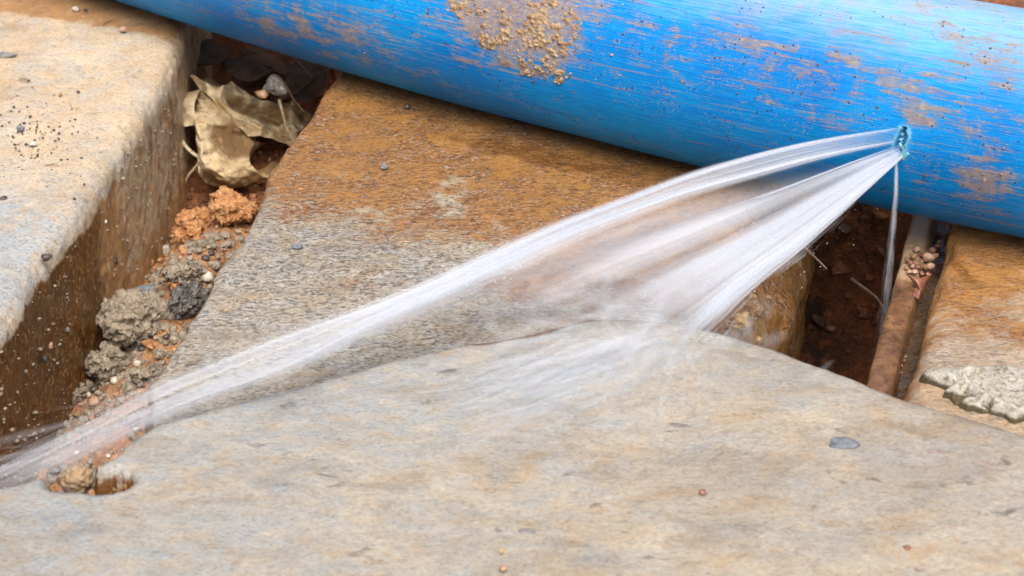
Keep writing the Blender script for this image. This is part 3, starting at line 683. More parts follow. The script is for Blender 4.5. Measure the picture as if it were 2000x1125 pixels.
# rubble in the left gap: named clods and stones, then fine crumbs
def gz(x, y): return float(ground_z(np.array([x]), np.array([y]))[0])
def on_ground(px, py):
    d = ray(px, py); q = np.linspace(1.0, 2.6, 900); P = CAM+d*q[:, None]; zz = ground_z(P[:, 0], P[:, 1])
    i = np.argmax(P[:, 2] < zz); return P[i]
G2 = 'clods and stones in the gap'
for i, (px, py, wpx, m_, lab, nm, sq, fa) in enumerate([
    (270, 640, 150, 'rubble', 'largest grey mortar clod in the middle of the gap', 'clod', (1, .8, .75), .25),
    (372, 590, 92, 'darkclod', 'dark grey clod pressed against the middle slab in the gap', 'clod', (.8, 1, .7), .25),
    (210, 715, 92, 'rubble', 'broken grey clod beside the wet slab side below the largest clod', 'clod', (1, .8, .7), .25),
    (300, 735, 80, 'rubble', 'grey clod half under the spray at the edge of the middle slab', 'clod', (1, .7, .5), .25),
    (150, 770, 44, 'rubble', 'small tan clod at the foot of the wet slab side', 'clod', (1, .9, .8), .3),
    (362, 535, 84, 'rubble', 'pale crumbly clod above the dark clod in the gap', 'clod', (1, .7, .6), .25),
    (285, 578, 60, 'stone_blue', 'dark blue grey stone at the top of the largest clod', 'stone', (1, .8, .7), .6),
    (250, 590, 50, 'darkclod', 'dark crumbly clod left of the blue grey stone', 'clod', (1, .8, .7), .3),
    (325, 490, 30, 'stone_white', 'angular white stone on the orange soil in the gap', 'stone', (.55, .7, 1), .8),
    (455, 405, 130, 'soil_orange', 'smooth tan lump of orange soil below the crumpled sheet', 'clod', (.8, .8, .5), .3),
    (385, 440, 110, 'soil_orange', 'crumbly orange soil lump left of the smooth tan one', 'clod', (.9, .8, .55), .2),
    (345, 545, 60, 'soil_orange', 'orange clod beside the white stone in the gap', 'clod', (1, .8, .5), .2),
    (224, 744, 17, 'stone_white', 'round cream pebble below the largest clod', 'pebble', (1, 1, .9), .2),
    (268, 711, 16, 'stone_white', 'cream pebble on the lower edge of the largest clod', 'pebble', (1, 1, .9), .2),
    (305, 565, 30, 'stone_grey', 'small bright grey stone behind the blue grey one', 'stone', (1, .8, .6), .6),
    (130, 795, 15, 'stone_gold', 'small golden pebble at the bottom of the wet slab side', 'pebble', (1, 1, .8), .2),
    (185, 785, 24, 'stone_pink', 'pinkish pebble in the wet sand near the spray', 'pebble', (1, 1, .8), .3),
    (400, 540, 34, 'stone_white', 'whitish stone wedged against the middle slab in the gap', 'stone', (1, .8, .7), .7)]):
    P = on_ground(px, py+wpx*0.18); sc = np.linalg.norm(P-CAM)/FP
    o = rock(nm, P, wpx*sc/2, m_, 60+i, squash=sq, sub=(6 if wpx > 70 else 5) if wpx > 40 else 3, amp=.42 if nm == 'clod' else .25, facet=fa, sink=.35)
    if nm == 'clod':
        me = o.data; V = get_co(me); N = get_no(me)
        Vw = V+.002*np.stack([fbm(V, 200, 2, 460+q) for q in range(3)], 1)
        d1, h1 = cell(Vw, 150, 400+i); d2, h2 = cell(Vw, 380, 420+i)
        V += N*(0.0060*(h1-.5)*ss(.75, .45, d1) - 0.0022*d1 + 0.0026*(h2-.4)*ss(.8, .4, d2) - 0.0040*ss(.05, .6, fbm(V, 80, 3, 440+i)))[:, None]
        me.vertices.foreach_set('co', V.astype(np.float32).ravel()); me.update()
    tag(o, lab, nm, G2)

def crumbs(name, places, mat, seed, sub=1, label=None, cat=None, jitter=.35, sq=.7):
    """many small grains joined in one mesh: places = list of (x, y, z, radius)"""
    protos = [rock_np(seed+q, sub, .35, (1, 1, sq), .7) for q in range(6)]
    rg = np.random.RandomState(seed); VV, FF, off = [], [], 0
    for (x, y, z, r) in places:
        V, F = protos[rg.randint(6)]; a = rg.uniform(0, 6.28); c_, s_ = math.cos(a), math.sin(a)
        Q = V*np.array([1+rg.uniform(-jitter, jitter), 1, 1+rg.uniform(-jitter, jitter)])*r
        Q = np.stack([Q[:, 0]*c_-Q[:, 1]*s_, Q[:, 0]*s_+Q[:, 1]*c_, Q[:, 2]], 1)+np.array([x, y, z])
        VV.append(Q); FF.append(F+off); off += len(Q)
    o = link(name, mesh_np(name, np.vstack(VV), np.vstack(FF), False), M[mat]); tag(o, label, cat, kind='stuff'); return o
rg = np.random.RandomState(7)
pl = {'medium': [], 'rubble': [], 'soil_orange': [], 'stone_white': [], 'soil': [], 'stone_dark': []}
for _ in range(6000):
    y = rg.uniform(-0.08, 0.62); x = rg.uniform(-0.36, -0.17)
    P = (x, y, gz(x, y)) if False else None
    r = 0.0006+0.0042*rg.rand()**4
    key = 'soil_orange' if (0.24 < y < 0.42 and rg.rand() < .75) or rg.rand() < .12 else ('soil' if y > .42 else ('rubble' if rg.rand() < .80 else ('stone_white' if rg.rand() < .12 else ('stone_dark' if rg.rand() < .5 else 'soil_orange'))))
    pl[key].append((x, y, r))
for _ in range(900):
    y = rg.normal(.15, .10); pl['medium'].append((rg.uniform(-.36, -.18), y, .0013+.0050*rg.rand()**2.6))
for key, L in pl.items():
    A = np.array(L); zz = ground_z(A[:, 0], A[:, 1])
    crumbs({'medium': 'mortar_lumps', 'rubble': 'mortar_crumbs', 'soil_orange': 'orange_crumbs', 'stone_white': 'pale_grit', 'soil': 'soil_crumbs', 'stone_dark': 'dark_grit'}[key], [(a[0], a[1], z+a[2]*.4, a[2]) for a, z in zip(A, zz)], 'rubble' if key == 'medium' else key, 500+len(key), sub=3 if key == 'medium' else 1)
# clods and dead leaves in the pit on the right
L = []
for _ in range(1500):
    x, y = rg.uniform(.13, .42), rg.uniform(-.08, .5); r = .0012+.008*rg.rand()**3; L.append((x, y, r))
A = np.array(L); zz = ground_z(A[:, 0], A[:, 1])
crumbs('pit_soil_clods', [(a[0], a[1], z+a[2]*.3, a[2]) for a, z in zip(A, zz)], 'soil', 520, sub=2)

L = []
for _ in range(700):
    x, y = rg.uniform(.13, .42), rg.uniform(-.08, .5); r = .001+.0055*rg.rand()**3; L.append((x, y, r))
A = np.array(L); zz = ground_z(A[:, 0], A[:, 1])
crumbs('pit_red_clods', [(a[0], a[1], z+a[2]*.35, a[2]) for a, z in zip(A, zz)], 'stone_red', 523, sub=2)

# ------------------------------------------------------------------ sheets: crumpled sheet, dead leaves
def coons(c0, c1, n):
    """surface between two polylines"""
    a = catmull(c0, 8); b_ = catmull(c1, 8)
    ta = np.linspace(0, len(a)-1, n); tb = np.linspace(0, len(b_)-1, n)
    A = np.stack([np.interp(ta, np.arange(len(a)), a[:, k]) for k in range(3)], 1); B = np.stack([np.interp(tb, np.arange(len(b_)), b_[:, k]) for k in range(3)], 1)
    s = np.linspace(0, 1, n)[:, None, None]
    return A[None]*(1-s)+B[None]*s
def sheet(name, c0, c1, mat, seed, n=80, bulge=.012, crump=.006, thick=.0012, dirt=0.3, bdir=(0, -1, .3)):
    S = coons(c0, c1, n); uu = np.linspace(0, 1, n)
    w_ = np.sin(np.pi*uu)[:, None]*np.sin(np.pi*uu)[None, :]
    bd = np.array(bdir)/np.linalg.norm(bdir)
    Pn = S.reshape(-1, 3)
    rid = 1-np.abs(fbm(Pn, 22, 2, seed))*2.2; rid2 = 1-np.abs(fbm(Pn, 55, 2, seed+3))*2.2
    rid3 = 1-np.abs(fbm(Pn*np.array([1, 1, .6]), 34, 1, seed+5))*2.6
    d = bulge*w_.ravel() + crump*(rid-.6) + crump*.5*(rid2-.6) + crump*.8*(rid3-.5) + crump*.25*fbm(Pn, 130, 2, seed+11)
    V = Pn + d[:, None]*bd
    F = grid_faces(n, n); V2 = V - thick*bd; F2 = F[:, ::-1]+len(V)
    ring = np.concatenate([np.arange(n-1), np.arange(n-1)*n+n-1, (n*n-1)-np.arange(n-1), (n-1-np.arange(n-1))*n])
    rn = np.roll(ring, -1); FS = np.stack([ring, rn, rn+n*n, ring+n*n], 1)
    me = mesh_np(name, np.vstack([V, V2]), np.vstack([F, F2, FS]))
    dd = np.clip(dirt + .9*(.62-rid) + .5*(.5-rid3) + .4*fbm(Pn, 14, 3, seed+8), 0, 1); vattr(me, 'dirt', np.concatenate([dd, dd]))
    me.materials.append(M[mat]); return me
root = empty('crumpled_sheet', tuple(aty(440, 330, .47)))
tag(root, 'crumpled dirty tan plastic sheet wedged in the gap between left and middle slab', 'plastic sheet')
def W(l): return [aty(x, y, Y) for x, y, Y in l]
def bagpart(nm, *a, **k): o = link(nm, sheet(nm, *a, **k)); under(o, root); return o
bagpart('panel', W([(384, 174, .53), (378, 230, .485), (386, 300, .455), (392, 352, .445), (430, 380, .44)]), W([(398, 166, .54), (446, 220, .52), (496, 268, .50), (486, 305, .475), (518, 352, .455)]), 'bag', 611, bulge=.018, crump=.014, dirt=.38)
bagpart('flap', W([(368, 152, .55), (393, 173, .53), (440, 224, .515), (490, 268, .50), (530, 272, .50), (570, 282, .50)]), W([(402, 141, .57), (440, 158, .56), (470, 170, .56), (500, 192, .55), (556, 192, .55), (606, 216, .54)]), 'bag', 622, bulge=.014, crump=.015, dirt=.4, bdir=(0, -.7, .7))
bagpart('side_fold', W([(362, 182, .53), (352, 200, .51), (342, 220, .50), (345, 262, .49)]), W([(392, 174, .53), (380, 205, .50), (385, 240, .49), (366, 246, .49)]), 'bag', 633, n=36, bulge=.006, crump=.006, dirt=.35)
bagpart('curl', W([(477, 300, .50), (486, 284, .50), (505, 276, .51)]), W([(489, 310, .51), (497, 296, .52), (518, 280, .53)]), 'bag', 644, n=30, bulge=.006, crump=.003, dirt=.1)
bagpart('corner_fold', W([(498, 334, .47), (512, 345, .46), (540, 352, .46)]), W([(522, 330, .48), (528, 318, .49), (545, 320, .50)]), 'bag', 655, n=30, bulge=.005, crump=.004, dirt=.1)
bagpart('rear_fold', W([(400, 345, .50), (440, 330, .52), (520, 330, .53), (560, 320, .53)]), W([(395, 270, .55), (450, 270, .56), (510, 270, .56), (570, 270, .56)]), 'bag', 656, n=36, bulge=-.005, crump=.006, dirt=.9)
def tube_np(path, r0, r1, nseg=6, seed=0, wob=0.0):
    P = catmull(path, 6); P = P+wob*np.stack([fbm(P, 40, 2, seed+k) for k in range(3)], 1)
    n = len(P); T = np.gradient(P, axis=0); T /= np.linalg.norm(T, axis=1, keepdims=True)
    ref = np.array([.3, .2, 1.]); A = np.cross(T, ref); A /= np.linalg.norm(A, axis=1, keepdims=True); B = np.cross(T, A)
    rad = np.linspace(r0, r1, n)[:, None, None]; th = np.arange(nseg)/nseg*2*np.pi
    V = P[:, None]+rad*(np.cos(th)[None, :, None]*A[:, None]+np.sin(th)[None, :, None]*B[:, None])
    i = np.arange(n-1)[:, None]*nseg; j = np.arange(nseg)[None]; jn = (j+1) % nseg
    F = np.stack([i+j, i+jn, i+nseg+jn, i+nseg+j], -1).reshape(-1, 4)
    return V.reshape(-1, 3), F
def tube(name, path, r0, r1, mat, label=None, cat=None, group=None, seed=0, wob=.001, parent=None):
    V, F = tube_np(path, r0, r1, 6, seed, wob); o = link(name, mesh_np(name, V, F), M[mat])
    if parent is not None: under(o, parent)
    else: tag(o, label, cat, group)
    return o
tube('hem_cord', W([(344, 225, .48), (350, 268, .475), (372, 296, .47), (392, 310, .465), (386, 322, .465), (368, 345, .47), (350, 385, .475)]), .0022, .0012, 'bag', parent=root)

# stones and litter behind the sheet, in the shade of the pipe
stone(541, 176, -0.02, 54, 'darkclod', 'dark grey stone lying on top of the crumpled sheet', 90, G2, name='stone', cat='stone', squash=(1, .9, .95), sub=4)
stone(512, 186, -0.02, 30, 'stone_brown', 'small orange brown stone left of the dark stone on the sheet', 91, G2, name='stone', cat='stone')
for i, (a, b_, lab) in enumerate([
    ([(430, 120, .60), (470, 112, .60), (520, 130, .60)], [(452, 150, .56), (490, 160, .56), (530, 140, .56)], 'grey brown dead leaf curled behind the crumpled sheet'),
    ([(560, 130, .58), (600, 115, .60), (640, 140, .58)], [(570, 190, .54), (605, 200, .54), (630, 170, .55)], 'dark dead leaf in the shade beside the middle slab corner'),
    ([(375, 90, .64), (410, 75, .66), (450, 95, .66)], [(372, 130, .60), (410, 128, .60), (440, 120, .60)], 'brown dead leaf under the pipe beside the left slab corner'),
    ([(470, 95, .66), (520, 95, .67), (565, 118, .66)], [(480, 125, .62), (520, 135, .62), (560, 150, .60)], 'dark brown dead leaf deepest under the pipe')]):
    o = link('dead_leaf', sheet('dead_leaf', W(a), W(b_), 'litter', 700+i, n=24, bulge=.008, crump=.006, thick=.0006)); tag(o, lab, 'leaf', 'dead leaves under the pipe')
G3 = 'thin twigs and roots in the gap'
tube('twig', W([(566, 105, .52), (590, 130, .50), (612, 152, .48)]), .0005, .0003, 'twig', 'fine pale fibre hanging under the pipe', 'twig', G3)
tube('twig', W([(556, 160, .49), (572, 190, .47), (592, 218, .45)]), .0006, .0003, 'twig', 'fine pale fibre beside the dark stone', 'twig', G3)
tube('twig', W([(540, 196, .53), (575, 182, .54), (606, 160, .55), (612, 150, .56)]), .0016, .001, 'twig_dark', 'curved brown root in the dark beside the middle slab', 'twig', G3)
tube('twig', W([(545, 195, .50), (555, 230, .49), (562, 260, .48)]), .0018, .0012, 'bag', 'pale stalk lying over the right of the crumpled sheet', 'twig', G3)
tube('twig', [aty(1573, 484, .06), aty(1592, 503, .04), aty(1614, 526, .02)], .0009, .0006, 'twig', 'thin straw sticking out under the water jet over the pit', 'twig')
for i, (a, lab) in enumerate([([(1670, 545, .10), (1700, 570, .08), (1725, 600, .06)], 'brown stick lying in the dark pit')]):
    tube('root', W(a), .0016, .0010, 'twig_dark', lab, 'root', 'roots in the pit', seed=i, wob=.004)
rg = np.random.RandomState(21)
for i, (px, py, lab) in enumerate([(1650, 450, 'wet brown dead leaf high in the pit just under the blue pipe'), (1640, 530, 'dead leaf in the middle of the pit below the straw'), (1690, 610, 'dead leaf low in the pit against the brown batten'), (1600, 640, 'dead leaf at the bottom of the pit beside the front slab'), (1725, 500, 'dead leaf in the pit behind the falling drip')]):
    P = on_ground(px, py); r = rg.uniform(.006, .010); a = rg.uniform(0, 3.1); dx = np.array([math.cos(a), math.sin(a), .25])*r; dy = np.array([-math.sin(a), math.cos(a), .6])*r*.8
    P = P+np.array([0, 0, .006])
    o = link('dead_leaf', sheet('pit_leaf', [P-dx-dy, P-dy*1.3, P+dx-dy], [P-dx+dy*.6, P+dy*1.2, P+dx*.8+dy], 'soil' if i % 3 else 'litter', 720+i, n=14, bulge=.004, crump=.004, thick=.0006, bdir=(0, 0, 1)))
    tag(o, lab, 'leaf', 'dead leaves in the pit')

# clods on the side of the middle slab above the pit
for i, (px, py, wp, m_, lab) in enumerate([(1443, 642, 42, 'stone_gold', 'largest golden clod on the broken side of the middle slab'), (1420, 640, 22, 'stone_brown', 'brown crumb left of the largest golden clod'), (1478, 615, 30, 'mudcrust', 'brown lump on the broken middle slab side'), (1470, 590, 22, 'mudcrust', 'red brown crumb higher on the broken slab side'), (1500, 590, 20, 'mudcrust', 'small crumb near the straw on the broken slab side'), (1480, 668, 16, 'stone_gold', 'small golden crumb at the rim of the front slab'), (1560, 520, 18, 'mudcrust', 'pale brown crumb at the top of the broken slab side')]):
    d = ray(px, py); P = None
    for q in np.linspace(1.0, 2.2, 1200):
        p = CAM+d*q; xe = np.interp(p[1], [-.3, -.09, -.03, .06, .12, .22, .8], [.115, .125, .138, .165, .186, .215, .235])+float(ss(-.01, -.10, p[2]))*(0.018+0.03*float(ss(-.06, .12, p[1]))) - .012*float(ss(-.05, -.14, p[2]))
        if p[2] < 0.0 and p[0] < xe: P = p; break
    if P is None: P = at(px, py, 0)
    o = rock('clod', P, wp*.00021, m_, 770+i, squash=(1, .9, .8), sub=4, amp=.6, facet=.3); tag(o, lab, 'clod', 'clods on the middle slab side')

# ------------------------------------------------------------------ brown batten and the muddy channel beside it
ZB = -0.022
def strip(L0, L1, prof, n=90):
    t_ = np.linspace(0, 1, n); S = []
    for k in t_:
        a = L0[0]*(1-k)+L0[1]*k; b_ = L1[0]*(1-k)+L1[1]*k
        S.append([a+(b_-a)*x+np.array([0, 0, z]) for x, z in prof])
    return np.array(S)
l0 = [at(1790, 395, ZB), at(1684, 770, ZB)]; l1 = [at(1836, 405, ZB), at(1742, 790, ZB)]
ext = lambda a, b_, f: a+(b_-a)*f
l0 = [ext(l0[0], l0[1], -.45), ext(l0[0], l0[1], 1.25)]; l1 = [ext(l1[0], l1[1], -.45), ext(l1[0], l1[1], 1.25)]
prof = [(-.02, -.16), (-.02, -.08), (-.02, -.02), (0.0, -.006), (.04, -.0012), (.10, 0), (.3, .0006), (.5, .0004), (.68, -.0004), (.80, -.0012), (.88, -.004), (.95, -.010), (1.0, -.03), (1.0, -.16)]
S = strip(l0, l1, prof, 140); V = S.reshape(-1, 3); V = V+0.0022*np.stack([fbm(V, 35, 4, 801), 0*V[:, 0], fbm(V, 25, 3, 802)], 1)
bm_ = mesh_np('batten', V, grid_faces(*S.shape[:2])[:, ::-1])
tt = np.broadcast_to(np.linspace(0, 1, S.shape[0])[:, None], S.shape[:2]).ravel()
xx = np.broadcast_to(np.array([p[0] for p in prof])[None], S.shape[:2]).ravel()
vattr(bm_, 'pale', np.clip(ss(.60, .44, tt)*(.75+.4*ss(.7, .2, xx))+.85*ss(.06, -.0, xx), 0, 1))  # cream film at the upper end, plus the lit left edge painted in
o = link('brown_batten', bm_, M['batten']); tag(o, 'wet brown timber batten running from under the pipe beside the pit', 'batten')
# channel filled with mud between batten and right slab
m0 = [ext(l1[0], l1[1], 0)-np.array([.004, 0, .018]), l1[1]-np.array([.004, 0, .018])]; m1 = [m0[0]+np.array([.045, .0, 0]), m0[1]+np.array([.045, 0, 0])]
S = strip(m0, m1, [(x, 0) for x in np.linspace(0, 1, 16)], 160); V = S.reshape(-1, 3); V[:, 2] += .004*fbm(V, 40, 4, 811)+.002*fbm(V, 140, 3, 812)
o = link('mud_channel', mesh_np('mud_channel', V, grid_faces(*S.shape[:2])[:, ::-1]), M['puddle']); tag(o, kind='structure')
# red gravel and a leaf scrap caught in the channel
G4 = 'red gravel caught between batten and right slab'
labs = ['largest flat pink stone of the red gravel heap', 'red brown stone at the top of the gravel heap', 'small pale red stone on the batten beside the gravel heap']
rg = np.random.RandomState(44); cnt = 0
made = []
heap = [(1812, 505, 22), (1790, 488, 14), (1800, 512, 14), (1784, 503, 13), (1822, 488, 14), (1826, 500, 12), (1793, 523, 15), (1808, 524, 13), (1779, 516, 12), (1816, 522, 16), (1772, 510, 9), (1803, 491, 11), (1830, 482, 11), (1786, 532, 12), (1800, 535, 12), (1770, 524, 9), (1812, 538, 12), (1776, 532, 10), (1797, 500, 12), (1835, 474, 9), (1783, 521, 12)]
for i, (px, py, wp) in enumerate(heap):
    on_b = px < 1796
    lab = 'largest flat pink stone of the red gravel heap' if i == 0 else ['dark red', 'pinkish', 'dull red', 'brown'][i % 4]+' small stone '+('on the batten side of the gravel heap' if px < 1790 else 'in the middle of the gravel heap' if px < 1808 else 'on the right slab side of the gravel heap')+(', upper half' if py < 513 else ', lower half')
    wp *= 1.35
    o = stone(px, py, ZB+(.002 if on_b else -.005+.004*rg.rand()), wp, ['stone_red', 'stone_pink', 'stone_red', 'stone_brown'][i % 4] if i else 'stone_pink', lab, 830+i, None if i == 0 else G4, name='stone', cat='stone', squash=(1, .9, .75), facet=.8); made.append((wp, o))
for _, o in made:
    twins = sorted([(w2, q.name) for w2, q in made if q['label'] == o['label']])
    o['twin'] = 0 if len(twins) < 2 else 1+[t_[1] for t_ in twins].index(o.name)
for _, o in made:
    if o['twin']: o['label'] = ('smaller ' if o['twin'] == 1 else 'larger ')+o['label']
    del o['twin']
for i, (px, py, wp, m_) in enumerate([(1758, 715, 13, 'stone_gold'), (1752, 722, 12, 'stone_gold'), (1764, 705, 12, 'stone_brown'), (1748, 735, 10, 'stone_gold'), (1760, 728, 9, 'stone_red'), (1768, 697, 9, 'stone_brown')]):
    stone(px, py, ZB-.012, wp, m_, ['topmost but one amber pebble', 'amber pebble at the batten', 'brown pebble below the topmost', 'lowest amber pebble', 'small red pebble', 'topmost brown pebble'][i]+' in the wet channel near the front slab', 860+i, 'amber pebbles in the channel')
P = at(1795, 548, ZB-.002); a = .0075
o = link('dead_leaf', sheet('leaf_scrap', [at(1770, 538, ZB+.006), at(1790, 542, ZB+.007), at(1822, 535, ZB+.005)], [at(1792, 560, ZB+.001), at(1800, 566, ZB), at(1812, 552, ZB-.001)], 'leaf', 880, n=24, bulge=.002, crump=.002, thick=.0006, bdir=(0, -.3, 1))); tag(o, 'dark red curled leaf scrap below the gravel heap', 'leaf')
o = link('dead_leaf', sheet('leaf_scrap', [at(1788, 560, ZB+.003), at(1797, 566, ZB+.003), at(1806, 560, ZB+.002)], [at(1783, 578, ZB-.001), at(1795, 585, ZB-.003), at(1803, 572, ZB-.003)], 'leaf', 884, n=24, bulge=.002, crump=.002, thick=.0006, bdir=(0, -.3, 1))); tag(o, 'pale pinkish leaf scrap hanging under the dark red one', 'leaf')

# grey mortar crust on the right slab
n = 90; CX, CY = at(1968, 778, 0.0)[:2]
th = np.linspace(0, 2*np.pi, 180, endpoint=False); rad = np.linspace(0, 1, 46)
TH, RD = np.meshgrid(th, rad, indexing='xy')
rb = 1+.30*fbm(np.c_[np.cos(th)*1.0, np.sin(th), 0*th], 2.2, 3, 901)+.10*fbm(np.c_[np.cos(th), np.sin(th), 0*th], 9, 3, 902)
RX = RD*rb[None]*.046*np.cos(TH)+CX; RY = RD*rb[None]*.030*np.sin(TH)+CY-.15*(RD*rb[None]*.046*np.cos(TH))
RZ = .011*np.clip(1-RD**9, 0, 1)**.5
Vc = np.stack([RX, RY, RZ-.001], -1).reshape(-1, 3)
hh = fbm(Vc, 55, 4, 903); d1, h1 = cell(Vc, 160, 905); d2, h2 = cell(Vc, 420, 906); Vc[:, 2] += (RZ.ravel()/.011)*(.0020*(h1-.5)+.0006*(h2-.5))
Vc[:, 2] += (RZ.ravel()/.011)*(.0032*hh-.006*ss(.12, .45, fbm(Vc, 110, 3, 904))*ss(.45, .8, RD.ravel()))
i = np.arange(len(rad)-1)[:, None]*len(th); j = np.arange(len(th))[None]; jn = (j+1) % len(th)
Fc = np.stack([i+j, i+len(th)+j, i+len(th)+jn, i+jn], -1).reshape(-1, 4)[:, ::-1]
cm = mesh_np('mortar_crust', Vc, Fc); vattr(cm, 'dirt', np.clip(1.15-Vc[:, 2]/.0075, 0, 1)*1.2)
o = link('mortar_crust', cm, M['crust']); tag(o, 'rough grey mortar crust stuck on the orange right slab', 'mortar')
# clod in the ragged hole and pebbles round it
P = at(152, 958, ZF-.030); o = rock('clod', P, .0115, 'mudcrust', 910, squash=(1, .7, .8), sub=5, amp=.35, facet=.1, sink=.1); tag(o, 'sandy clod sitting in the ragged hole of the front slab', 'clod')
me = o.data; V = get_co(me); N = get_no(me); V += N*(.0022*fbm(V, 240, 3, 77))[:, None]; me.vertices.foreach_set('co', V.astype(np.float32).ravel()); me.update()
stone(108, 920, ZF-.006, 26, 'stone_grey', 'pale pebble at the left rim of the ragged hole', 912, 'stones round the ragged hole'); stone(216, 940, ZF-.020, 60, 'stone_brown', 'brown stone in the right end of the ragged hole', 913, 'stones round the ragged hole', sub=4, squash=(1, .9, .9)); stone(188, 940, ZF-.034, 40, 'stone_white', 'pale stone between the sandy clod and the brown stone in the hole', 914, 'stones round the ragged hole')
# block behind the pipe
bl = slab_mesh('block', [(.555, .60), (.9, .60), (.9, .95), (.555, .95)], .06, .2, .012, .006, 77)
o = link('concrete_block', bl, M['left']); tag(o, 'tan block just visible behind the pipe in the top right corner', 'block')

# ------------------------------------------------------------------ mud crust and grit on the pipe
rg = np.random.RandomState(3)
def on_pipe(px, py): return ray_pipe(px, py)
cx0, ca0 = on_pipe(1010, 42)[1:]; gs = np.linspace(-.075, .06, 240); ga_ = np.linspace(-.5, .62, 200)
SX, SA = np.meshgrid(gs, ga_, indexing='ij'); base = pipe_point((cx0+SX*.81).ravel(), (ca0+SA).ravel(), PR)
c_, t_, nh_ = pipe_frame((cx0+SX*.81).ravel()); nr_ = (base-c_)/PR
q = np.stack([SX.ravel(), SA.ravel()*PR, 0*SX.ravel()], -1)
env = np.maximum(bump2(q[:, 0], q[:, 1], .010, .006, .042, .042), .9*bump2(q[:, 0], q[:, 1], -.045, .03, .035, .028))
hb = fbm(q, 85, 4, 531, .62); hl = fbm(q, 300, 3, 532, .6)
hgt = (env-.60)*.0020+.0034*hb+.0030*hl*ss(-.4, .2, hb)-.0001
hgt = np.minimum(hgt, .0036)
F = grid_faces(*SX.shape); keep = (hgt[F] > -.0004).all(1) & (env[F] > .12).all(1)
V = base+np.maximum(hgt, -.0006)[:, None]*nr_
F = F[keep]; us = np.unique(F); rm = np.full(len(V), -1); rm[us] = np.arange(len(us))
o = link('mud_crust', mesh_np('mud_crust', V[us], rm[F]), M['mudcrust']); tag(o, 'clotted tan mud crust stuck on the upper middle of the blue pipe', 'mud', kind='stuff')
L = []; L2 = []
for _ in range(330):
    px, py = rg.uniform(380, 2000), rg.uniform(0, 430); d = ray(px, py); q = np.linspace(.9, 2.2, 400); Pq = CAM+d*q[:, None]
    if np.hypot(dist_pipe(Pq[:, 0], Pq[:, 1]), Pq[:, 2]-PR).min() > PR*.97: continue
    P, x_, a_ = ray_pipe(px, py); r = .0004+.0012*rg.rand()**3; (L if rg.rand() < .6 else L2).append((P[0], P[1], P[2], r))
o = crumbs('pipe_grit', L, 'grit', 540, sub=1); tag(o, 'dark grit specks stuck all over the blue pipe', 'grit')
o = crumbs('pipe_mud_specks', L2, 'mudcrust', 541, sub=1); tag(o, 'tan mud specks spattered over the blue pipe', 'mud')
# loose grit on the left slab and on the wet side
L = []
for _ in range(260):
    px, py = rg.normal(60, 60), rg.normal(275, 40)
    if px > 230 or px < -60: continue
    P = at(px, py, 0); L.append((P[0], P[1], .0005, .0004+.0013*rg.rand()**3))
o = crumbs('slab_grit', L, 'grit', 550, sub=1); tag(o, 'scatter of dark grit on the left slab', 'grit')
L = []
eg = catmull(pts([(0, 640), (100, 485), (160, 402), (240, 283), (330, 145)], 0), 6)
for _ in range(700):
    y = rg.uniform(-.12, .42); z = -0.012-0.15*rg.rand(); x = np.interp(y, eg[:, 1], eg[:, 0]); L.append((x+.0005, y, z, .0004+.0022*rg.rand()**4))
o = crumbs('side_grit', L, 'rubble', 551, sub=1); tag(o, 'pale grit stuck on the wet side of the left slab', 'grit')
L = []
for _ in range(1400):
    px, py = rg.uniform(380, 1300), rg.uniform(200, 620); P = at(px, py, 0)
    if -dist_pipe(P[0], P[1]) < .1 or P[0] < -.17-(.41-P[1])*.13+.01: continue
    L.append((P[0], P[1], .0004, .0003+.0012*rg.rand()**5))
o = crumbs('slab_sand', L, 'stone_grey', 552, sub=1); tag(o, 'scatter of grey sand grains on the middle slab', 'grit')

# ------------------------------------------------------------------ the water
wroot = empty('water_jet', tuple(NZ)); tag(wroot, 'white fan of water spraying from the crack in the blue pipe onto the slabs', 'water')
# key paths of the fan: fan coordinate, pixels the path runs through, height at the end, share of fall that is ballistic
KEYS = [(0.00, [(1765, 305), (1678, 379), (1562, 476), (1470, 545), (1396, 610), (1345, 660)], ZF+.002, .2),
        (0.10, [(1762, 300), (1650, 385), (1530, 475), (1430, 550), (1350, 610), (1290, 655)], ZF+.003, .2),
        (0.40, [(1758, 294), (1610, 375), (1460, 460), (1330, 525), (1220, 580), (1130, 625)], .03, .3),
        (0.62, [(1757, 288), (1600, 347), (1430, 418), (1280, 480), (1130, 540), (960, 610)], .015, .4),
        (0.70, [(1756, 284), (1678, 312), (1516, 374), (1423, 404), (1285, 453), (1160, 494), (1000, 548), (840, 615)], .012, .5),
        (0.85, [(1747, 279), (1608, 305), (1470, 342), (1331, 379), (1215, 420), (1100, 462), (900, 556), (700, 645), (560, 720), (373, 782), (250, 835), (40, 940), (-80, 1000)], .0, .7),
        (1.00, [(1752, 249), (1608, 272), (1493, 298), (1354, 339), (1239, 383), (1100, 436), (1000, 480), (900, 527), (750, 592), (560, 656), (453, 699), (320, 752), (200, 815), (0, 915), (-90, 965)], -.01, .7)]
KA = np.array([k_[0] for k_ in KEYS]); KC = []
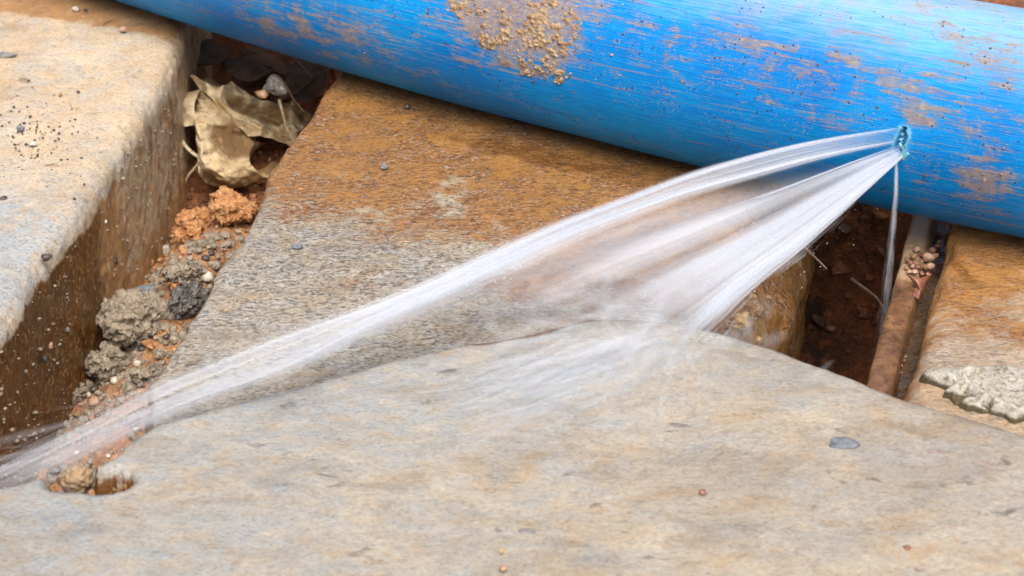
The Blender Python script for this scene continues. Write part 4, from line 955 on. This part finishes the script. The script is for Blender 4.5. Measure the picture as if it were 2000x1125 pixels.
for _, pl_, zE, kb in KEYS:
    S_ = ray_pipe(*pl_[0])[0]; q = catmull(pl_, 10); d_ = np.concatenate([[0], np.cumsum(np.linalg.norm(np.diff(q, axis=0), axis=1))]); d_ /= d_[-1]
    z_ = S_[2]+(zE-S_[2])*((1-kb)*d_+kb*d_*d_)
    C3 = np.array([at(x, y, z) for (x, y), z in zip(q, z_)])
    C3[0] = S_; dd = np.concatenate([[0], np.cumsum(np.linalg.norm(np.diff(C3, axis=0), axis=1))]); dd /= dd[-1]
    tq = np.linspace(0, 1, 101); C3 = np.stack([np.interp(tq, dd, C3[:, k]) for k in range(3)], 1)
    ker = np.ones(7)/7
    for k in range(3): C3[3:-3, k] = np.convolve(C3[:, k], ker, 'valid')
    KC.append(C3)
KC = np.array(KC)
def fan(a, t_):
    a, t_ = np.broadcast_arrays(np.asarray(a, float), np.asarray(t_, float)); ac = np.clip(a, 0, 1)
    i = np.clip(np.searchsorted(KA, ac, 'right')-1, 0, len(KA)-2); f = ((a-KA[i])/(KA[i+1]-KA[i]))[..., None]
    x = np.clip(t_, 0, 1)*100; j = np.clip(x.astype(int), 0, 99); g = (x-j)[..., None]
    lo = KC[i, j]*(1-g)+KC[i, j+1]*g; hi = KC[i+1, j]*(1-g)+KC[i+1, j+1]*g
    return lo*(1-f)+hi*f
def ribbons(P, Wd, half, dens):
    """soft edged ribbons: P, Wd (n, m, 3), half, dens (n, m)"""
    n, m, _ = P.shape
    V = np.stack([P-Wd*half[..., None], P, P+Wd*half[..., None]], 2)
    D = np.stack([0*dens, dens, 0*dens], 2)
    base = (np.arange(n)[:, None, None]*m+np.arange(m-1)[None, :, None])*3; j = np.arange(2)[None, None]
    F = np.stack([base+j, base+j+1, base+3+j+1, base+3+j], -1).reshape(-1, 4)
    return V.reshape(-1, 3), F, D.reshape(-1)
def water(name, V, F, D):
    me = mesh_np(name, V, F); vattr(me, 'dens', np.clip(D, 0, 1)); o = link(name, me, M['water']); under(o, wroot); o['kind'] = 'stuff'; return o
rg = np.random.RandomState(99)
def unit(v): return v/(np.linalg.norm(v, axis=-1, keepdims=True)+1e-12)
def strands(name, a, m, w0, w1, d0, d1, spread, t0=None, t1=None, fade=.10, tail=.25, drift=0.0, minz=None, pw=1.0):
    n = len(a); t0 = np.zeros(n) if t0 is None else t0; t1 = np.ones(n) if t1 is None else t1
    tt = t0[:, None]+(t1-t0)[:, None]*np.linspace(0, 1, m)[None]
    aa = a[:, None]+drift*rg.normal(size=(n, 1))*tt
    P = fan(aa, tt); P2 = fan(aa+.02, tt); T = unit(np.gradient(P, axis=1)); Wd = unit(P2-P); Wd = unit(Wd-T*np.sum(Wd*T, -1, keepdims=True))
    Nn = np.cross(T, Wd); th = rg.normal(0, .45, (n, 1, 1)); Wd = Wd*np.cos(th)+Nn*np.sin(th)
    P = P+rg.normal(size=(n, 1, 3))*spread*(tt**1.15)[..., None]
    if minz is not None: P[..., 2] = np.maximum(P[..., 2], minz)
    k_ = np.linspace(0, 1, m)[None]
    wv = .55+.45*fbm(np.stack([tt*9, rg.rand(n, 1)*500+0*tt, 0*tt], -1).reshape(-1, 3), 1.0, 2, 77).reshape(tt.shape)
    half = (w0+(w1-w0)*tt)*rg.uniform(.45, 1.5, (n, 1))
    den = (d1+(d0-d1)*(1-tt)**pw)*np.minimum(1, np.minimum((k_+.01)/fade, (1.0-k_)/tail))*rg.uniform(.4, 1.3, (n, 1))*(.6+.8*wv)
    return water(name, *ribbons(P, Wd, half, den))
U = rg.uniform
# upper stream: two bright cords with a veil between
a = np.concatenate([rg.normal(.988, .005, 18), rg.normal(.866, .007, 22)])
strands('upper_stream', a, 50, .0005, .0036, .34, .022, .0026, tail=.08, pw=1.8)
strands('upper_haze', U(.82, .985, 22), 50, .0010, .0100, .12, .062, .0030, tail=.08)
a = np.concatenate([rg.normal(.990, .007, 30), rg.normal(.866, .009, 34), U(.80, .99, 26)])
strands('upper_threads', a, 50, .0003, .0011, .42, .10, .0036, tail=.08, pw=1.3)
n = 260; t0 = U(.15, .95, n); strands('upper_spray', np.clip(rg.normal(.93, .05, n), .84, 1.03), 8, .0006, .0026, .10, .07, .0055, t0, np.minimum(1, t0+U(.04, .16, n)), fade=.4, tail=.5)
# lower stream
a = np.abs(np.concatenate([rg.normal(0, .010, 30), rg.normal(.04, .02, 18)])); strands('lower_stream', a, 36, .0006, .0040, .50, .20, .0028, tail=.22)
a = np.abs(rg.normal(0, .02, 80)); strands('lower_threads', a, 36, .0003, .0009, .70, .25, .0036, tail=.25)
n = 160; t0 = U(.2, .9, n); strands('lower_spray', rg.normal(-.01, .03, n), 8, .0004, .0012, .14, .20, .006, t0, np.minimum(1, t0+U(.05, .2, n)), fade=.4, tail=.5)
# thin stream between the gap and the veil
strands('thin_stream', rg.normal(.70, .005, 8), 44, .0004, .0011, .55, .16, .0012, tail=.5)
# veil
strands('far_haze', U(.60, .90, 44), 30, .004, .018, .04, .17, .004, U(.10, .40, 44), U(.6, .95, 44), fade=.5, tail=.55)
a = np.concatenate([U(.08, .66, 46), rg.normal(.60, .02, 6), rg.normal(.40, .03, 8), rg.normal(.22, .05, 16)]); strands('veil', a, 36, .0010, .0110, .13, .11, .004, tail=.35)
a = np.concatenate([U(.05, .66, 60), rg.normal(.58, .02, 8), rg.normal(.30, .05, 18)]); strands('veil_threads', a, 36, .0003, .0014, .30, .07, .004, tail=.4)
na, ntt = 160, 70
GA, GT = np.meshgrid(np.linspace(0, 1, na), np.linspace(0, 1, ntt), indexing='ij')
P = fan(GA, GT); stn = .5+.5*fbm(np.stack([GA*60, GT*1.2, 0*GA], -1).reshape(-1, 3), 1.0, 4, 990).reshape(GA.shape)
prof_a = np.interp(GA, [0, .05, .12, .3, .5, .60, .68, .70, .72, .83, .86, .92, .98, 1.0], [0, .36, .36, .33, .26, .15, .05, .04, .0, .0, .17, .08, .17, 0])*(1-.72*ss(.30, .8, GT)*(GA > .85))+.16*ss(.10, .42, GT)*ss(.58, .66, GA)*ss(.90, .82, GA)
D = prof_a*(.45+.9*stn)*np.minimum(1, (1.0-GT)/.3)*ss(-.02, .04, GT)
P[..., 2] += .002*fbm(np.stack([GA*16, GT*3, 0*GA], -1).reshape(-1, 3), 1.0, 2, 991).reshape(GA.shape)*GT
water('water_sheet', P.reshape(-1, 3), grid_faces(na, ntt), np.clip(D, 0, .85).ravel())
def flat_spray(name, PX, z, dirv, w0, w1, d, floor_z, grav=.02, m=8):
    n = len(PX); S = np.array([at(x, y, zz) for (x, y), zz in zip(PX, z)]); tt = np.linspace(0, 1, m)
    P = S[:, None]+dirv[:, None]*tt[None, :, None]; P[..., 2] -= grav*tt[None]**2; P[..., 2] = np.maximum(P[..., 2], floor_z)
    T = unit(np.gradient(P, axis=1)); th = rg.normal(0, .5, (n, 1, 1)); Hh = unit(np.cross(T, np.array([0, 0, 1.])+0*T)); Wd = Hh*np.cos(th)+np.cross(T, Hh)*np.sin(th)
    half = U(w0, w1, (n, 1))*(.6+.8*tt[None]); den = d*np.sin(np.pi*np.clip(tt*.92+.06, 0, 1))[None]*U(.3, 1.4, (n, 1))
    water(name, *ribbons(P, Wd, half, den))
# splash skimming over the front slab where the lower stream lands
n = 200; c_ = rg.rand(n); PX = np.stack([1370-170*c_+rg.normal(0, 26, n), 655+4*c_+rg.normal(0, 16, n)], 1)
flat_spray('splash', PX, np.full(n, ZF+.003), np.stack([rg.normal(-.085, .045, n), rg.normal(-.075, .03, n), np.abs(rg.normal(0, .014, n))], 1), .0008, .0045, .11, ZF+.0012)
n = 120; PX = np.stack([rg.normal(1150, 80, n), rg.normal(735, 34, n)], 1)
flat_spray('skim_spray', PX, np.full(n, ZF+.003), np.stack([rg.normal(-.07, .03, n), rg.normal(-.055, .02, n), 0*PX[:, 0]], 1), .0008, .004, .10, ZF+.0012, 0)
n = 160; PX = np.stack([rg.normal(330, 130, n), rg.normal(795, 26, n)+0], 1); PX[:, 1] += (330-PX[:, 0])*.42
flat_spray('run_off', PX, np.full(n, .006), np.stack([rg.normal(-.07, .03, n), rg.normal(-.05, .02, n), rg.normal(-.01, .01, n)], 1), .001, .004, .11, -.06, 0)
# mist where the veil meets the slabs
n = 200; PX = np.stack([rg.normal(1230, 120, n), rg.normal(600, 48, n)], 1)
flat_spray('mist', PX, U(.006, .045, n), np.stack([rg.normal(-.03, .022, n), rg.normal(-.03, .022, n), rg.normal(-.006, .018, n)], 1), .003, .010, .15, .003, 0)
# drip falling straight down from the lower end of the crack
S0 = ray_pipe(1758, 306)[0]; n = 30; m = 34; tt = np.linspace(0, 1, m)[None]
J = rg.normal(size=(n, 1, 2)); dx = J[..., 0]*.0008*(.3+tt*3.4); dy = J[..., 1]*.002*(.3+tt)
zz = S0[2]+.003-tt*(S0[2]+.10); Pp = np.stack([S0[0]-.0032-.001*tt+dx, S0[1]-.001-.012*np.minimum(1, tt*6)-.008*tt+dy, zz+0*dx], -1)
th = U(0, 3.1, (n, 1, 1)); Wd = np.concatenate([np.cos(th), np.sin(th), 0*th], -1)+0*Pp
wv = .5+.5*fbm(np.stack([tt*14+0*dx, J[..., 0]*50+0*tt, 0*dx], -1).reshape(-1, 3), 1.0, 2, 5).reshape(dx.shape)
water('drip', *ribbons(Pp, Wd, np.broadcast_to(U(.0005, .0016, (n, 1)), (n, m)), np.broadcast_to(.30*(1-.5*tt), (n, m))*U(.3, 1.2, (n, 1))*np.clip(wv*2.6-.7, 0.03, 1.5)))
# loose droplets
n = 260; a = np.concatenate([np.abs(rg.normal(0, .03, n//2)), np.clip(rg.normal(.95, .06, n//2), .8, 1.03)]); t_ = U(.3, 1, n); P = fan(a, t_)+rg.normal(size=(n, 3))*np.array([.012, .012, .010]); P[:, 2] = np.maximum(P[:, 2], .003)
VV, FF = rock_np(3, 1, .05, (1, 1, 1), 0); R_ = .0002+.0004*rg.rand(n)**2
V = (P[:, None]+VV[None]*R_[:, None, None]).reshape(-1, 3); F = (FF[None]+(np.arange(n)*len(VV))[:, None, None]).reshape(-1, 3); water('droplets', V, F, np.full(len(V), .6))
